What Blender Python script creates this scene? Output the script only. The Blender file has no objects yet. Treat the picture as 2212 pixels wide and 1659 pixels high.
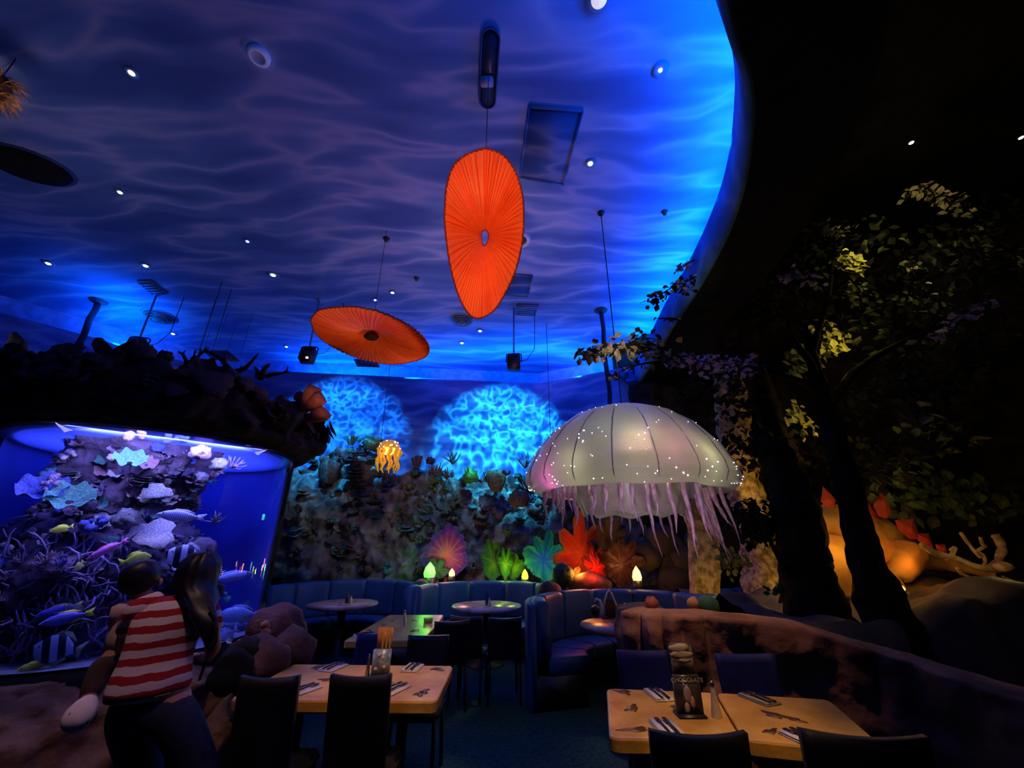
import bpy, bmesh, math, random
from mathutils import Vector, Matrix, noise, Quaternion
R = random.Random(7)
SC = bpy.context.scene
COL = SC.collection
PI = math.pi

# ------------------------------------------------------------------ camera
F, HOR, CH = 864.0, 1175.0, 1.6
PITCH = math.atan((HOR-829.5)/F); CP, SP = math.cos(PITCH), math.sin(PITCH)
cd = bpy.data.cameras.new('camera'); cam = bpy.data.objects.new('camera', cd); COL.objects.link(cam)
cam.location = (0, 0, CH); cam.rotation_euler = (PI/2+PITCH, 0, 0)
cd.sensor_width = 36; cd.lens = 36*F/2212; cd.clip_start = .05; cd.clip_end = 100
SC.camera = cam

# ------------------------------------------------------------------ world and exposure
w = bpy.data.worlds.new('world'); SC.world = w; w.use_nodes = True
w.node_tree.nodes['Background'].inputs[0].default_value = (.35, .38, .7, 1)
w.node_tree.nodes['Background'].inputs[1].default_value = .012
SC.view_settings.view_transform = 'Standard'; SC.view_settings.look = 'None'
SC.view_settings.gamma = 1; SC.view_settings.exposure = 0; SC.view_settings.use_curve_mapping = False

def ray(x, y):
    u = (x-1106)/F; v = -(y-829.5)/F
    return Vector((u, CP-SP*v, SP+CP*v))
def at(x, y, Y):                       # the point seen at a pixel, Y metres ahead
    d = ray(x, y); t = Y/d.y
    return Vector((d.x*t, Y, CH+d.z*t))
def atz(x, y, z):                      # the point seen at a pixel at height z
    d = ray(x, y); t = (z-CH)/d.z
    return Vector((d.x*t, d.y*t, z))

# ------------------------------------------------------------------ lights
def light(kind, name, loc, energy, col, target=None, size=.1, sizey=None, angle=60, blend=.5, spread=None):
    l = bpy.data.lights.new(name, kind); l.energy = energy; l.color = col
    if kind == 'AREA':
        l.size = size
        if sizey: l.shape = 'RECTANGLE'; l.size_y = sizey
        if spread: l.spread = math.radians(spread)
    else: l.shadow_soft_size = size
    if kind == 'SPOT': l.spot_size = math.radians(angle); l.spot_blend = blend
    o = bpy.data.objects.new(name, l); COL.objects.link(o); o.location = loc
    if target is not None:
        o.rotation_euler = (Vector(target)-Vector(loc)).to_track_quat('-Z', 'Y').to_euler()
    return o

ZC, ZW, ZD = 6.0, 5.4, 4.9             # blue ceiling, wall tops, dark ceiling
WALL = [(-14.0, .2), (-9.05, 6.1), (-7.05, 8.5), (.7, 9.46), (2.79, 8.37)]
FASC = [(2.79, 8.37), (2.72, 7.2), (2.6, 5.73), (2.56, 4.67), (2.44, 3.66), (2.27, 2.99), (2.02, 2.39),
        (1.85, 2.09), (1.70, 1.90), (1.53, 1.72), (1.25, 1.35), (.8, .8), (.2, .1), (-1., -1.2), (-3, -3)]
BLUE = (0.0, .17, 1.0)
def cove(p, q, e, off=.17, z=5.37):
    p, q = Vector(p), Vector(q); d = q-p; L = d.length; n = Vector((-d.y, d.x)).normalized()
    c = (p+q)/2 + n*off
    o = light('AREA', 'cove_light', (c.x, c.y, z), e*L, BLUE, size=L, sizey=.07)
    o.rotation_euler = (PI, 0, -math.atan2(d.y, d.x))
    return o
EC = 28
for a, b, k in zip(WALL[:-1], WALL[1:], (.8, 1.05, 1.15, 1.3)): cove(a, b, EC*k)
for i in range(len(FASC)-2):
    a, b = FASC[i], FASC[i+1]
    cove(a, b, EC*(1.3 if i > 8 else 2.0 if i < 2 else 1.7))
light('POINT', 'reef_glow', (-6.2, 6.2, 4.0), 0, BLUE)
# soft violet wash on the ceiling from unseen area lights added in the room
light('AREA', 'violet_fill', (.2, 5.6, 3.3), 36, (.66, .38, .72), (-1.3, 4.3, 6.0), size=1.2, spread=150)
light('AREA', 'violet_fill', (-5.0, 3.0, 3.4), 9, (.6, .45, .6), (-5, 3.4, 5.7), size=1.0, spread=150)
# water ripple projectors: the lamps of the black projector boxes
def ripple(loc, tgt, e, col, ang, dist=2.6, sc=11):
    o = light('SPOT', 'ripple_light', loc, e, col, tgt, size=.012, angle=ang, blend=.45)
    l = o.data; l.use_nodes = True; nt = l.node_tree; N = nt.nodes; L = nt.links
    em = N['Emission']
    g = N.new('ShaderNodeNewGeometry'); n1 = N.new('ShaderNodeTexNoise'); n1.inputs['Scale'].default_value = sc*.35
    mx = N.new('ShaderNodeMixRGB'); mx.blend_type = 'LINEAR_LIGHT'; mx.inputs[0].default_value = .045
    v = N.new('ShaderNodeTexNoise'); v.inputs['Scale'].default_value = sc; v.inputs['Detail'].default_value = 1.0
    L.new(g.outputs['Incoming'], n1.inputs['Vector']); L.new(g.outputs['Incoming'], mx.inputs[1]); L.new(n1.outputs['Color'], mx.inputs[2])
    L.new(mx.outputs[0], v.inputs['Vector'])
    m1 = N.new('ShaderNodeMath'); m1.operation = 'SUBTRACT'; m1.inputs[1].default_value = .5; L.new(v.outputs[0], m1.inputs[0])
    m2 = N.new('ShaderNodeMath'); m2.operation = 'ABSOLUTE'; L.new(m1.outputs[0], m2.inputs[0])
    cr = N.new('ShaderNodeValToRGB'); L.new(m2.outputs[0], cr.inputs[0])
    cr.color_ramp.elements[0].position = 0; cr.color_ramp.elements[0].color = (1, 1, 1, 1)
    cr.color_ramp.elements[1].position = .14; cr.color_ramp.elements[1].color = (.12, .14, .2, 1)
    e2 = cr.color_ramp.elements.new(.05); e2.color = (.45, .5, .55, 1)
    L.new(cr.outputs[0], em.inputs['Color']); em.inputs['Strength'].default_value = 1
    return o
PJ1, PJ2, PJ3 = at(665, 768, 6.6), at(1110, 783, 6.8), at(295, 748, 6.4)
ripple(PJ2+Vector((0, .25, -.08)), at(1085, 960, 9.3), 2300, (.04, .6, 1.0), 78)
ripple(PJ1+Vector((.05, .25, -.08)), at(735, 935, 8.9), 1100, (.02, .38, 1.0), 78)
light('SPOT', 'reef_wash', (-.6, 6.2, 5.2), 110, (.12, .8, .95), at(1010, 1090, 8.5), size=.1, angle=44, blend=.9)  # three unseen wash spots added to lighten the reef
light('SPOT', 'reef_wash', (-3.2, 6.4, 5.2), 110, (.15, .75, .9), at(660, 1060, 8.5), size=.1, angle=40, blend=.9)
light('SPOT', 'reef_wash', (-1.0, 4.5, 5.4), 120, (1, .72, .5), at(860, 1130, 8.3), size=.15, angle=66, blend=1)
# lamps over the tables, then unseen spots added to brighten nearby areas
light('SPOT', 'table_spot', (-.35, 1.5, 5.6), 560, (1, .58, .17), (-.75, 3.2, .72), size=.05, angle=16, blend=.9)
light('SPOT', 'table_spot', (-1.3, 3.9, 5.6), 420, (1, .58, .22), (-1.15, 5.1, .75), size=.05, angle=17, blend=.7)
light('SPOT', 'table_spot', (.8, 1.0, 5.4), 480, (1, .6, .17), (1.02, 2.55, .72), size=.05, angle=19, blend=.9)
light('SPOT', 'table_spot', (-2.6, 6.3, 5.6), 100, (1, .68, .5), (-2.62, 7.03, .75), size=.05, angle=13, blend=.6)
light('SPOT', 'table_spot', (-.4, 6.1, 5.6), 100, (1, .72, .55), (-.38, 6.8, .75), size=.05, angle=13, blend=.6)
light('SPOT', 'booth_spot', (-1.3, 5.6, 5.6), 60, (.25, .5, 1), (-1.3, 8.0, .8), size=.2, angle=50, blend=1)
light('SPOT', 'floor_spot', (.2, 4.0, 5.5), 22, (.2, .55, 1), (.1, 3.5, 0), size=.3, angle=60, blend=1)
light('SPOT', 'aisle_spot', (-2.0, .9, 5.4), 210, (1, .56, .36), (-1.95, 2.5, 1.0), size=.1, angle=30, blend=1)
light('SPOT', 'ledge_spot', (-1.5, 3.3, 5.2), 20, (1, .5, .2), (-2.3, 3.6, .8), size=.1, angle=30, blend=1)
light('SPOT', 'partition_spot', (1.35, 2.5, 4.85), 330, (1, .5, .28), (1.6, 3.8, 1.0), size=.06, angle=32, blend=1)
# unseen warm spots added in front and below to brighten the pendants
light('SPOT', 'pendant_spot', (-.4, -.3, 2.8), 330, (1, .55, .3), at(1045, 500, 2.9), size=.06, angle=30, blend=.3)
light('SPOT', 'pendant_spot', (-1.5, 2.4, 1.9), 115, (1, .58, .3), at(800, 725, 4.75), size=.06, angle=30, blend=.3)
# jellyfish
light('POINT', 'jellyfish_lamp', (1.2, 4.45, 2.5), 2.5, (.95, .95, .6), size=.12)
light('SPOT', 'jellyfish_spot', (.6, 1.2, 2.4), 30, (.85, .66, 1), (1.3, 4.45, 2.3), size=.1, angle=44, blend=.8)  # unseen, like the next one: added to brighten bell and tentacles
light('SPOT', 'tentacle_spot', (.7, 2.5, 1.2), 38, (1, .78, .95), (1.4, 4.3, 1.9), size=.06, angle=50, blend=.8)
# cave lamps
AMB = (1, .55, .12); YEL = (1, .82, .18)
def cave(px, py, Y, e, col, dx=0, dy=-.5, dz=-.3, size=.04):
    p = at(px, py, Y); return light('POINT', 'foliage_lamp', p+Vector((dx, dy, dz)), e, col, size=size)

# ------------------------------------------------------------------ materials
MC = {}
def mat(name, c, r=.7, metal=0, c2=None, sc=6, bump=0, bsc=25, em=None, es=0, spec=.3, trans=0, alpha=1, sheen=0, c3=None):
    if name in MC: return MC[name]
    m = bpy.data.materials.new(name); MC[name] = m; m.use_nodes = True
    nt = m.node_tree; N = nt.nodes; L = nt.links; b = N['Principled BSDF']
    b.inputs['Roughness'].default_value = r; b.inputs['Metallic'].default_value = metal
    b.inputs['Specular IOR Level'].default_value = spec
    if trans: b.inputs['Transmission Weight'].default_value = trans
    if alpha < 1: b.inputs['Alpha'].default_value = alpha
    if em: b.inputs['Emission Color'].default_value = (*em, 1); b.inputs['Emission Strength'].default_value = es
    tc = N.new('ShaderNodeTexCoord')
    c2 = c2 or tuple(v*.7 for v in c)
    n = N.new('ShaderNodeTexNoise'); n.inputs['Scale'].default_value = sc; n.inputs['Detail'].default_value = 4
    L.new(tc.outputs['Object'], n.inputs['Vector'])
    cr = N.new('ShaderNodeValToRGB'); L.new(n.outputs[0], cr.inputs[0]); L.new(cr.outputs[0], b.inputs['Base Color'])
    E = cr.color_ramp.elements
    E[0].position = .38; E[0].color = (*c2, 1); E[1].position = .62; E[1].color = (*c, 1)
    if c3: e = E.new(.7); e.color = (*c3, 1)
    if bump:
        n2 = N.new('ShaderNodeTexNoise'); n2.inputs['Scale'].default_value = bsc; n2.inputs['Detail'].default_value = 5
        bp = N.new('ShaderNodeBump'); bp.inputs['Strength'].default_value = bump; bp.inputs['Distance'].default_value = .03
        L.new(tc.outputs['Object'], n2.inputs['Vector']); L.new(n2.outputs[0], bp.inputs['Height']); L.new(bp.outputs[0], b.inputs['Normal'])
    return m
def nodes(m): return m.node_tree.nodes, m.node_tree.links, m.node_tree.nodes['Principled BSDF']

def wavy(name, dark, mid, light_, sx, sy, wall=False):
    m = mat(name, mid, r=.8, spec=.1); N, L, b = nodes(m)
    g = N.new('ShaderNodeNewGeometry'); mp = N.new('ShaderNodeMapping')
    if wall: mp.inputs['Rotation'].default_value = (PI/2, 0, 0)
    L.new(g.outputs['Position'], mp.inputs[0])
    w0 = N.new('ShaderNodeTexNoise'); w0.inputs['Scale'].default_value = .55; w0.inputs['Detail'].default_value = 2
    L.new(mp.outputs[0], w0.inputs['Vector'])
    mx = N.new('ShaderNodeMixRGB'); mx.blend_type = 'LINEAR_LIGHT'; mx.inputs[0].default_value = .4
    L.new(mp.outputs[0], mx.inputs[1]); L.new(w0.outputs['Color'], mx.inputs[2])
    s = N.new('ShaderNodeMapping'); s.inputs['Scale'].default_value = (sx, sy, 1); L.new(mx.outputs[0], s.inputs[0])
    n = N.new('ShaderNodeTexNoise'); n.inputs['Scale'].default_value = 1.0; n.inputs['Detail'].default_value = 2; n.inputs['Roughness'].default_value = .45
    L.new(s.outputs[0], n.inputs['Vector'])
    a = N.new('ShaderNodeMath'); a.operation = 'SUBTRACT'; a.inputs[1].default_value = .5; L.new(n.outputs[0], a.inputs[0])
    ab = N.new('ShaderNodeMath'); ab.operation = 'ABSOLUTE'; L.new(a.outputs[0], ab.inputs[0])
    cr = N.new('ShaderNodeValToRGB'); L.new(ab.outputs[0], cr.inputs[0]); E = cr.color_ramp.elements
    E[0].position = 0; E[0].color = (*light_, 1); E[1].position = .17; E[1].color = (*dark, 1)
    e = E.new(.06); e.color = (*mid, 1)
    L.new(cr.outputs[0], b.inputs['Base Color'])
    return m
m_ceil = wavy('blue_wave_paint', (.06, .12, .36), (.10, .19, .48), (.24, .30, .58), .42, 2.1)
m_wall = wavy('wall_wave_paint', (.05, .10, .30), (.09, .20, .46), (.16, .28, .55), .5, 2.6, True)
m_cove = mat('cove_blue_paint', (.2, .35, .8), r=.8, spec=.1)
m_fasc = wavy('fascia_paint', (.03, .10, .26), (.05, .15, .36), (.10, .22, .45), .9, 1.2, True)
m_black = mat('black_ceiling_paint', (.012, .012, .014), r=.9, spec=.05)
m_metal = mat('black_metal', (.012, .012, .014), r=.45, spec=.4)
m_steel = mat('steel', (.5, .5, .5), r=.25, metal=1)
m_rock = mat('reef_rock', (.20, .17, .16), r=.9, c2=(.07, .055, .055), sc=3.2, bump=.9, bsc=14, c3=(.26, .30, .30))
m_brown = mat('brown_rock', (.17, .09, .05), r=.9, c2=(.06, .03, .018), sc=4, bump=.8, bsc=10)
m_hood = mat('dark_hood_rock', (.03, .02, .012), r=.95, c2=(.008, .006, .004), sc=5, bump=1, bsc=9)
m_cave = mat('cave_rock', (.045, .033, .024), r=.95, c2=(.015, .011, .008), sc=2, bump=1, bsc=6)
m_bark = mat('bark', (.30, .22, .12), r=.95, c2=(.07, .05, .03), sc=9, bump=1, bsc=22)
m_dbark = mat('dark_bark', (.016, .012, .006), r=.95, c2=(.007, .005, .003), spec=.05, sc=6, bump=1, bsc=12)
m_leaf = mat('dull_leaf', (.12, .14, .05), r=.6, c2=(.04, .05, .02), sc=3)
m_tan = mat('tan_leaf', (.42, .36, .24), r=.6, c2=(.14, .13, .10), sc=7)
m_dleaf = mat('dark_leaf', (.014, .016, .010), r=.9, c2=(.006, .007, .005), sc=3, spec=.08)  # near-black copy for leaves off the highlights: shade put into the colour
m_vleaf = mat('violet_leaf', (.20, .14, .26), r=.6, c2=(.07, .05, .10), sc=4)
m_white = mat('white_cloth', (.75, .7, .68), r=.8)
m_blueuph = mat('blue_upholstery', (.025, .08, .21), r=.55, c2=(.02, .065, .17), sc=4, spec=.25)
m_blackuph = mat('black_upholstery', (.009, .009, .008), r=.5, spec=.3)
m_navy = mat('navy_upholstery', (.014, .022, .10), r=.6, spec=.2)
m_carpet = mat('teal_carpet', (.03, .085, .075), r=1, c2=(.015, .05, .045), sc=30, bump=.4, bsc=160, spec=.05)
m_wood = mat('amber_stone_top', (.74, .40, .07), r=.32, c2=(.50, .24, .035), sc=4, bump=.15, bsc=30, spec=.6, c3=(.82, .5, .12))
m_pale = mat('pale_stone_top', (.50, .36, .26), r=.3, c2=(.3, .2, .14), sc=6, spec=.5)
m_inlay = mat('fossil_inlay', (.05, .02, .008), r=.4, c2=(.16, .07, .02), sc=40, spec=.5)

# ------------------------------------------------------------------ geometry helpers
class G:
    def __init__(s): s.v = []; s.f = []; s.m = []
    def add(s, v, f, k=0):
        b = len(s.v); s.v += [tuple(p) for p in v]; s.f += [tuple(i+b for i in q) for q in f]; s.m += [k]*len(f); return s
    def box(s, a, b, k=0, M=None, bev=0):
        (x0, y0, z0), (x1, y1, z1) = a, b
        if bev:
            bm = bmesh.new(); bmesh.ops.create_cube(bm, size=1)
            for v in bm.verts: v.co = Vector(((x0+x1)/2+v.co.x*(x1-x0), (y0+y1)/2+v.co.y*(y1-y0), (z0+z1)/2+v.co.z*(z1-z0)))
            bmesh.ops.bevel(bm, geom=list(bm.edges), offset=bev, segments=2, affect='EDGES')
            bm.verts.index_update(); V = [v.co.copy() for v in bm.verts]; FF = [[v.index for v in f.verts] for f in bm.faces]; bm.free()
        else:
            V = [Vector(p) for p in ((x0, y0, z0), (x1, y0, z0), (x1, y1, z0), (x0, y1, z0), (x0, y0, z1), (x1, y0, z1), (x1, y1, z1), (x0, y1, z1))]
            FF = [(0, 3, 2, 1), (4, 5, 6, 7), (0, 1, 5, 4), (1, 2, 6, 5), (2, 3, 7, 6), (3, 0, 4, 7)]
        if M: V = [M@p for p in V]
        return s.add(V, FF, k)
    def tube(s, path, rad, n=8, k=0, cap=True, noise_=0, seed=0, flat=1):
        P = [Vector(p) for p in path]; m = len(P)
        if not hasattr(rad, '__len__'): rad = [rad]*m
        V = []; up = Vector((.13, .2, .97)).normalized(); X = None
        for i, p in enumerate(P):
            t = (P[min(i+1, m-1)]-P[max(i-1, 0)]).normalized()
            if X is None:
                a = Vector((0, 0, 1)) if abs(t.z) < .8 else Vector((1, 0, 0)); X = t.cross(a).normalized()
            else: X = (X-t*X.dot(t)).normalized()
            Y = t.cross(X)
            for j in range(n):
                a = 2*PI*j/n; rr = rad[i]
                if noise_: rr *= 1+noise_*noise.noise(Vector((math.cos(a)*1.7+seed, math.sin(a)*1.7, i*.35)))
                V.append(p+X*math.cos(a)*rr+Y*math.sin(a)*rr*flat)
        FF = [(i*n+j, i*n+(j+1) % n, (i+1)*n+(j+1) % n, (i+1)*n+j) for i in range(m-1) for j in range(n)]
        if cap: FF += [tuple(range(n-1, -1, -1)), tuple((m-1)*n+j for j in range(n))]
        return s.add(V, FF, k)
    def lathe(s, prof, n=24, k=0, c=(0, 0, 0), M=None, a0=0, a1=None):
        full = a1 is None; a1 = 2*PI if full else a1; nn = n if full else n+1
        V = []
        for r, z in prof:
            for j in range(nn):
                a = a0+(a1-a0)*j/n; p = Vector((r*math.cos(a), r*math.sin(a), z)); V.append((M@p if M else p)+Vector(c))
        FF = []
        for i in range(len(prof)-1):
            for j in range(n):
                q = (j+1) % nn if full else j+1
                FF.append((i*nn+j, i*nn+q, (i+1)*nn+q, (i+1)*nn+j))
        return s.add(V, FF, k)
    def grid(s, fn, nu, nv, k=0, wrap=False):
        V = [fn(i/nu, j/nv) for j in range(nv+1) for i in range(nu+(0 if wrap else 1))]
        w_ = nu if wrap else nu+1
        FF = [(j*w_+i, j*w_+(i+1) % w_, (j+1)*w_+(i+1) % w_, (j+1)*w_+i) for j in range(nv) for i in range(nu)]
        return s.add(V, FF, k)
    def blob(s, c, r, amp=.25, fr=1.5, sub=2, seed=0, k=0, sq=(1, 1, 1)):
        bm = bmesh.new(); bmesh.ops.create_icosphere(bm, subdivisions=sub, radius=1)
        V = []
        for v in bm.verts:
            d = 1+amp*noise.fractal(v.co*fr+Vector((seed*3.1, seed, 0)), 1, 2, 3)
            V.append(Vector((v.co.x*r*d*sq[0]+c[0], v.co.y*r*d*sq[1]+c[1], v.co.z*r*d*sq[2]+c[2])))
        FF = [[v.index for v in f.verts] for f in bm.faces]; bm.free()
        return s.add(V, FF, k)
    def prism(s, pts, a, b, ax=2, k=0, M=None):     # outline pts (2-D) thickened along z from a to b
        n = len(pts); V = [Vector((p[0], p[1], z)) for z in (a, b) for p in pts]
        if M: V = [M@v for v in V]
        FF = [tuple(range(n-1, -1, -1)), tuple(range(n, 2*n))]+[(i, (i+1) % n, (i+1) % n+n, i+n) for i in range(n)]
        return s.add(V, FF, k)
    def mesh(s, name, mats, smooth=True):
        me = bpy.data.meshes.new(name); me.from_pydata(s.v, [], s.f)
        for m in (mats if isinstance(mats, (list, tuple)) else [mats]): me.materials.append(m)
        if any(s.m): me.polygons.foreach_set('material_index', s.m)
        if smooth: me.polygons.foreach_set('use_smooth', [True]*len(me.polygons))
        me.update(); return me
def link(name, me, parent=None, M=None):
    o = bpy.data.objects.new(name, me); COL.objects.link(o)
    if M is not None: o.matrix_basis = M
    if parent is not None:
        o.parent = parent; o.matrix_parent_inverse = Matrix.Translation(parent.location).inverted() if parent.parent is None else Matrix.Identity(4)
        if parent.parent is not None:      # sub-part of a part that sits at the thing's origin
            o.matrix_parent_inverse = (Matrix.Translation(parent.parent.location).inverted()@Matrix.Identity(4)) if False else (PW(parent).inverted())
    return o
def PW(o):
    if o.parent is None: return o.matrix_basis.copy()
    return PW(o.parent)@o.matrix_parent_inverse@o.matrix_basis
def part(name, g, m, parent, smooth=True, M=None, label=None, kind=None):
    me = g.mesh(name, m, smooth) if isinstance(g, G) else g
    o = bpy.data.objects.new(name, me); COL.objects.link(o)
    if M is not None: o.matrix_basis = M
    if parent is not None: o.parent = parent; o.matrix_parent_inverse = PW(parent).inverted()
    if label: o['label'] = label
    if kind: o['kind'] = kind
    return o
def tag(o, label, cat, group=None, kind=None):
    o['label'] = label; o['category'] = cat
    if group: o['group'] = group
    if kind: o['kind'] = kind
    return o
def thing(name, label, cat, loc=(0, 0, 0), group=None):
    o = bpy.data.objects.new(name, None); COL.objects.link(o); o.location = loc; o.empty_display_size = .1
    return tag(o, label, cat, group)
def struct(name, g, m, smooth=False):
    o = part(name, g, m, None, smooth); o['kind'] = 'structure'; return o
def dup(o, loc=None, label=None, parent=None, M=None):
    c = o.copy(); COL.objects.link(c)
    if parent is not None: c.parent = parent
    if loc is not None: c.location = loc
    if M is not None: c.matrix_basis = M
    if label: c['label'] = label
    for ch in list(o.children):
        dup(ch, parent=c)
    return c
def frame(p, d, roll=0, s=1):            # matrix whose +Z looks along d
    q = Vector(d).to_track_quat('Z', 'Y')
    return Matrix.Translation(p)@q.to_matrix().to_4x4()@Matrix.Rotation(roll, 4, 'Z')@(Matrix.Scale(s, 4) if not hasattr(s, '__len__') else Matrix.Diagonal((*s, 1)))
def fb(p, s=1, o=4): return noise.fractal(Vector(p)*s, 1.0, 2.0, o)
def evald(o, name):
    dg = bpy.context.evaluated_depsgraph_get(); me = bpy.data.meshes.new_from_object(o.evaluated_get(dg)); me.name = name
    return me

# ------------------------------------------------------------------ the room
g = G(); g.add([(-16, -5, 0), (12, -5, 0), (12, 12, 0), (-16, 12, 0)], [(0, 1, 2, 3)])
struct('floor', g, m_carpet)
def strip(pts, z0, z1, th=.08, sub=1):
    g = G(); P = [Vector(p) for p in pts]; n = len(P); nor = []
    for i in range(n):
        d = (P[min(i+1, n-1)]-P[max(i-1, 0)]).normalized(); nor.append(Vector((-d.y, d.x)))
    V = []
    for i, p in enumerate(P):
        q = p+nor[i]*th; V += [(p.x, p.y, z0), (p.x, p.y, z1), (q.x, q.y, z1), (q.x, q.y, z0)]
    FF = []
    for i in range(n-1):
        a, b = i*4, i*4+4
        FF += [(a, b, b+1, a+1), (a+1, b+1, b+2, a+2), (a+2, b+2, b+3, a+3), (a+3, b+3, b, a)]
    FF += [(0, 1, 2, 3), (n*4-1, n*4-2, n*4-3, n*4-4)]
    return g.add(V, FF)
struct('wall_left', strip(WALL[:3], 0, ZW), m_wall)
struct('wall_back', strip(WALL[2:], 0, ZW), m_wall)
def offs(pts, d):
    P = [Vector(p) for p in pts]; n = len(P); out = []
    for i in range(n):
        t = (P[min(i+1, n-1)]-P[max(i-1, 0)]).normalized(); out.append(tuple(P[i]+Vector((-t.y, t.x))*d))
    return out
# smooth the fascia curve (Catmull-Rom)
def crom(P, k=6):
    P = [Vector(p) for p in P]; out = []
    for i in range(len(P)-1):
        a, b, c, d = P[max(i-1, 0)], P[i], P[i+1], P[min(i+2, len(P)-1)]
        for j in range(k):
            t = j/k; out.append(.5*((2*b)+(c-a)*t+(2*a-5*b+4*c-d)*t*t+(3*b-3*c+d-a)*t**3))
    out.append(P[-1]); return out
FS = [tuple(p) for p in crom(FASC)]
cp_ = [tuple(q) for q in offs(WALL, .8)]+[tuple(q) for q in offs(FS, .8)]+[(-16, -5), (-16, .2)]
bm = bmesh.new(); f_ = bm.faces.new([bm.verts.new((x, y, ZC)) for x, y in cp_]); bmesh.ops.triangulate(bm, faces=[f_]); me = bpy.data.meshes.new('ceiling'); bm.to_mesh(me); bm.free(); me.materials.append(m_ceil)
o = part('ceiling', me, None, None); o['kind'] = 'structure'
struct('trim_1', strip(FS, ZD, ZW, .06), m_fasc, True)
# cove: ledge and closing board behind the wall tops and the fascia
def covebox(pts, name, off=.75):
    g = G(); A = offs(pts, .08); B = offs(pts, off)
    V = []; 
    for a, b in zip(A, B): V += [(a[0], a[1], ZW-.38), (b[0], b[1], ZW-.38), (b[0], b[1], ZC)]
    FF = []
    for i in range(len(A)-1):
        q = i*3; FF += [(q, q+1, q+4, q+3), (q+1, q+2, q+5, q+4)]
    g.add(V, FF); struct(name, g, m_cove)
covebox(WALL, 'trim_2'); covebox(FS, 'trim_3')
# bulkhead soffit under the cove and the high black ceiling of the cave
ZH = 7.4
A_ = offs(FS, .06); B_ = offs(FS, .85); n = len(FS)
g = G(); g.add([(*p, ZD) for p in A_]+[(*p, ZD) for p in B_], [(i, i+1, n+i+1, n+i) for i in range(n-1)])
g.add([(*p, ZD) for p in B_]+[(*p, ZH) for p in B_], [(i, i+1, n+i+1, n+i) for i in range(n-1)])
struct('trim_4', g, m_black)
g = G(); g.add([(.5, -5, ZH), (12, -5, ZH), (12, 12, ZH), (.5, 12, ZH)], [(0, 1, 2, 3)]); struct('ceiling_dark', g, m_black)
struct('wall_right', strip([(12, 9.2), (12, -5)], 0, ZH, .1), m_black)
struct('wall_behind', strip([(12, -5), (-16, -5)], 0, ZH, .1), m_black)
# cave rock wall
def cavefn(u, v):
    P = crom([(2.5, 8.2), (3.4, 8.3), (5.0, 8.6), (7.0, 8.2), (8.6, 6.8), (9.6, 4.5), (10, 2), (10.2, -1)], 8); q = u*(len(P)-1); i = min(int(q), len(P)-2); p = P[i].lerp(P[i+1], q-i)
    d = (P[i+1]-P[i]).normalized(); nrm = Vector((-d.y, d.x)); z = v*7.4-.02
    o = .75*fb((p.x, p.y, z), .8)+.25*fb((p.x, p.y, z), 2.7)
    return (p.x-nrm.x*o, p.y-nrm.y*o, z)
g = G(); g.grid(cavefn, 150, 80); struct('wall_cave', g, m_cave, True)

# ------------------------------------------------------------------ ceiling fittings
m_warm = mat('warm_lamp', (1, .8, .5), em=(1, .78, .42), es=9)
m_cool = mat('violet_lamp', (.7, .7, 1), em=(.45, .4, 1), es=7)
m_dimw = mat('frosted_lamp', (.7, .7, .8), em=(.75, .7, .72), es=.8)
m_trim = mat('blue_trim_ring', (.10, .22, .5), r=.5)
m_violetring = mat('violet_lit_ring', (.1, .12, .6), r=.4)
def downlight(px, py, rad, label, m=m_warm, ring=1.9, tilt=0, z=ZC):
    rad *= .55; ring *= 1.3
    p = atz(px, py, z); t = thing('downlight', label, 'ceiling light', p)
    g = G(); g.lathe([(rad*ring, 0), (rad*ring, -.012), (rad*1.25, -.018), (rad*1.1, -.004), (rad*1.1, .0)], 20, c=p)
    part('trim_ring', g, m_trim, t)
    g = G(); g.lathe([(0.0001, -.03), (rad*.5, -.028), (rad*.9, -.02), (rad, -.006), (rad, 0)], 16, c=p); part('lamp', g, m, t)
    return t
DL = [(285, 156, .045, 'small warm downlight high at the left, left of the round speaker'), (260, 414, .045, 'small warm downlight in the dark left of the ceiling'),
      (105, 568, .06, 'leftmost warm downlight in the row above the left cove'), (315, 573, .06, 'warm downlight above the flat dark vent at left'),
      (590, 593, .07, 'brightest warm downlight, above the tilted orange pendant'), (848, 631, .05, 'small warm downlight between the two orange pendants'),
      (374, 720, .06, 'small white downlight below the left round vent'), (619, 748, .05, 'small downlight left of the tilted orange pendant'),
      (1037, 714, .06, 'small downlight just right of the central round vent'), (998, 740, .06, 'small downlight below the central round vent'),
      (1275, 352, .05, 'warm downlight right of the square ceiling hatch')]
for a in DL: downlight(*a)
downlight(535, 520, .04, 'tiny violet downlight in the middle of the left ceiling', m_cool)
downlight(811, 647, .045, 'tiny violet downlight just above the tilted pendant', m_cool)
downlight(1426, 150, .035, 'bright violet downlight in a wide ring near the ceiling curve', m_cool, 3.2)
downlight(1968, 307, .05, 'warm oval downlight alone in the black ceiling', m_warm, 1.2, z=ZH)
downlight(2205, 296, .05, 'warm downlight at the right edge of the black ceiling', m_warm, 1.2, z=ZH)
downlight(1974, 414, .07, 'warm downlight low over the tan leafy branch', m_warm, 1.2, z=ZH)
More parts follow.
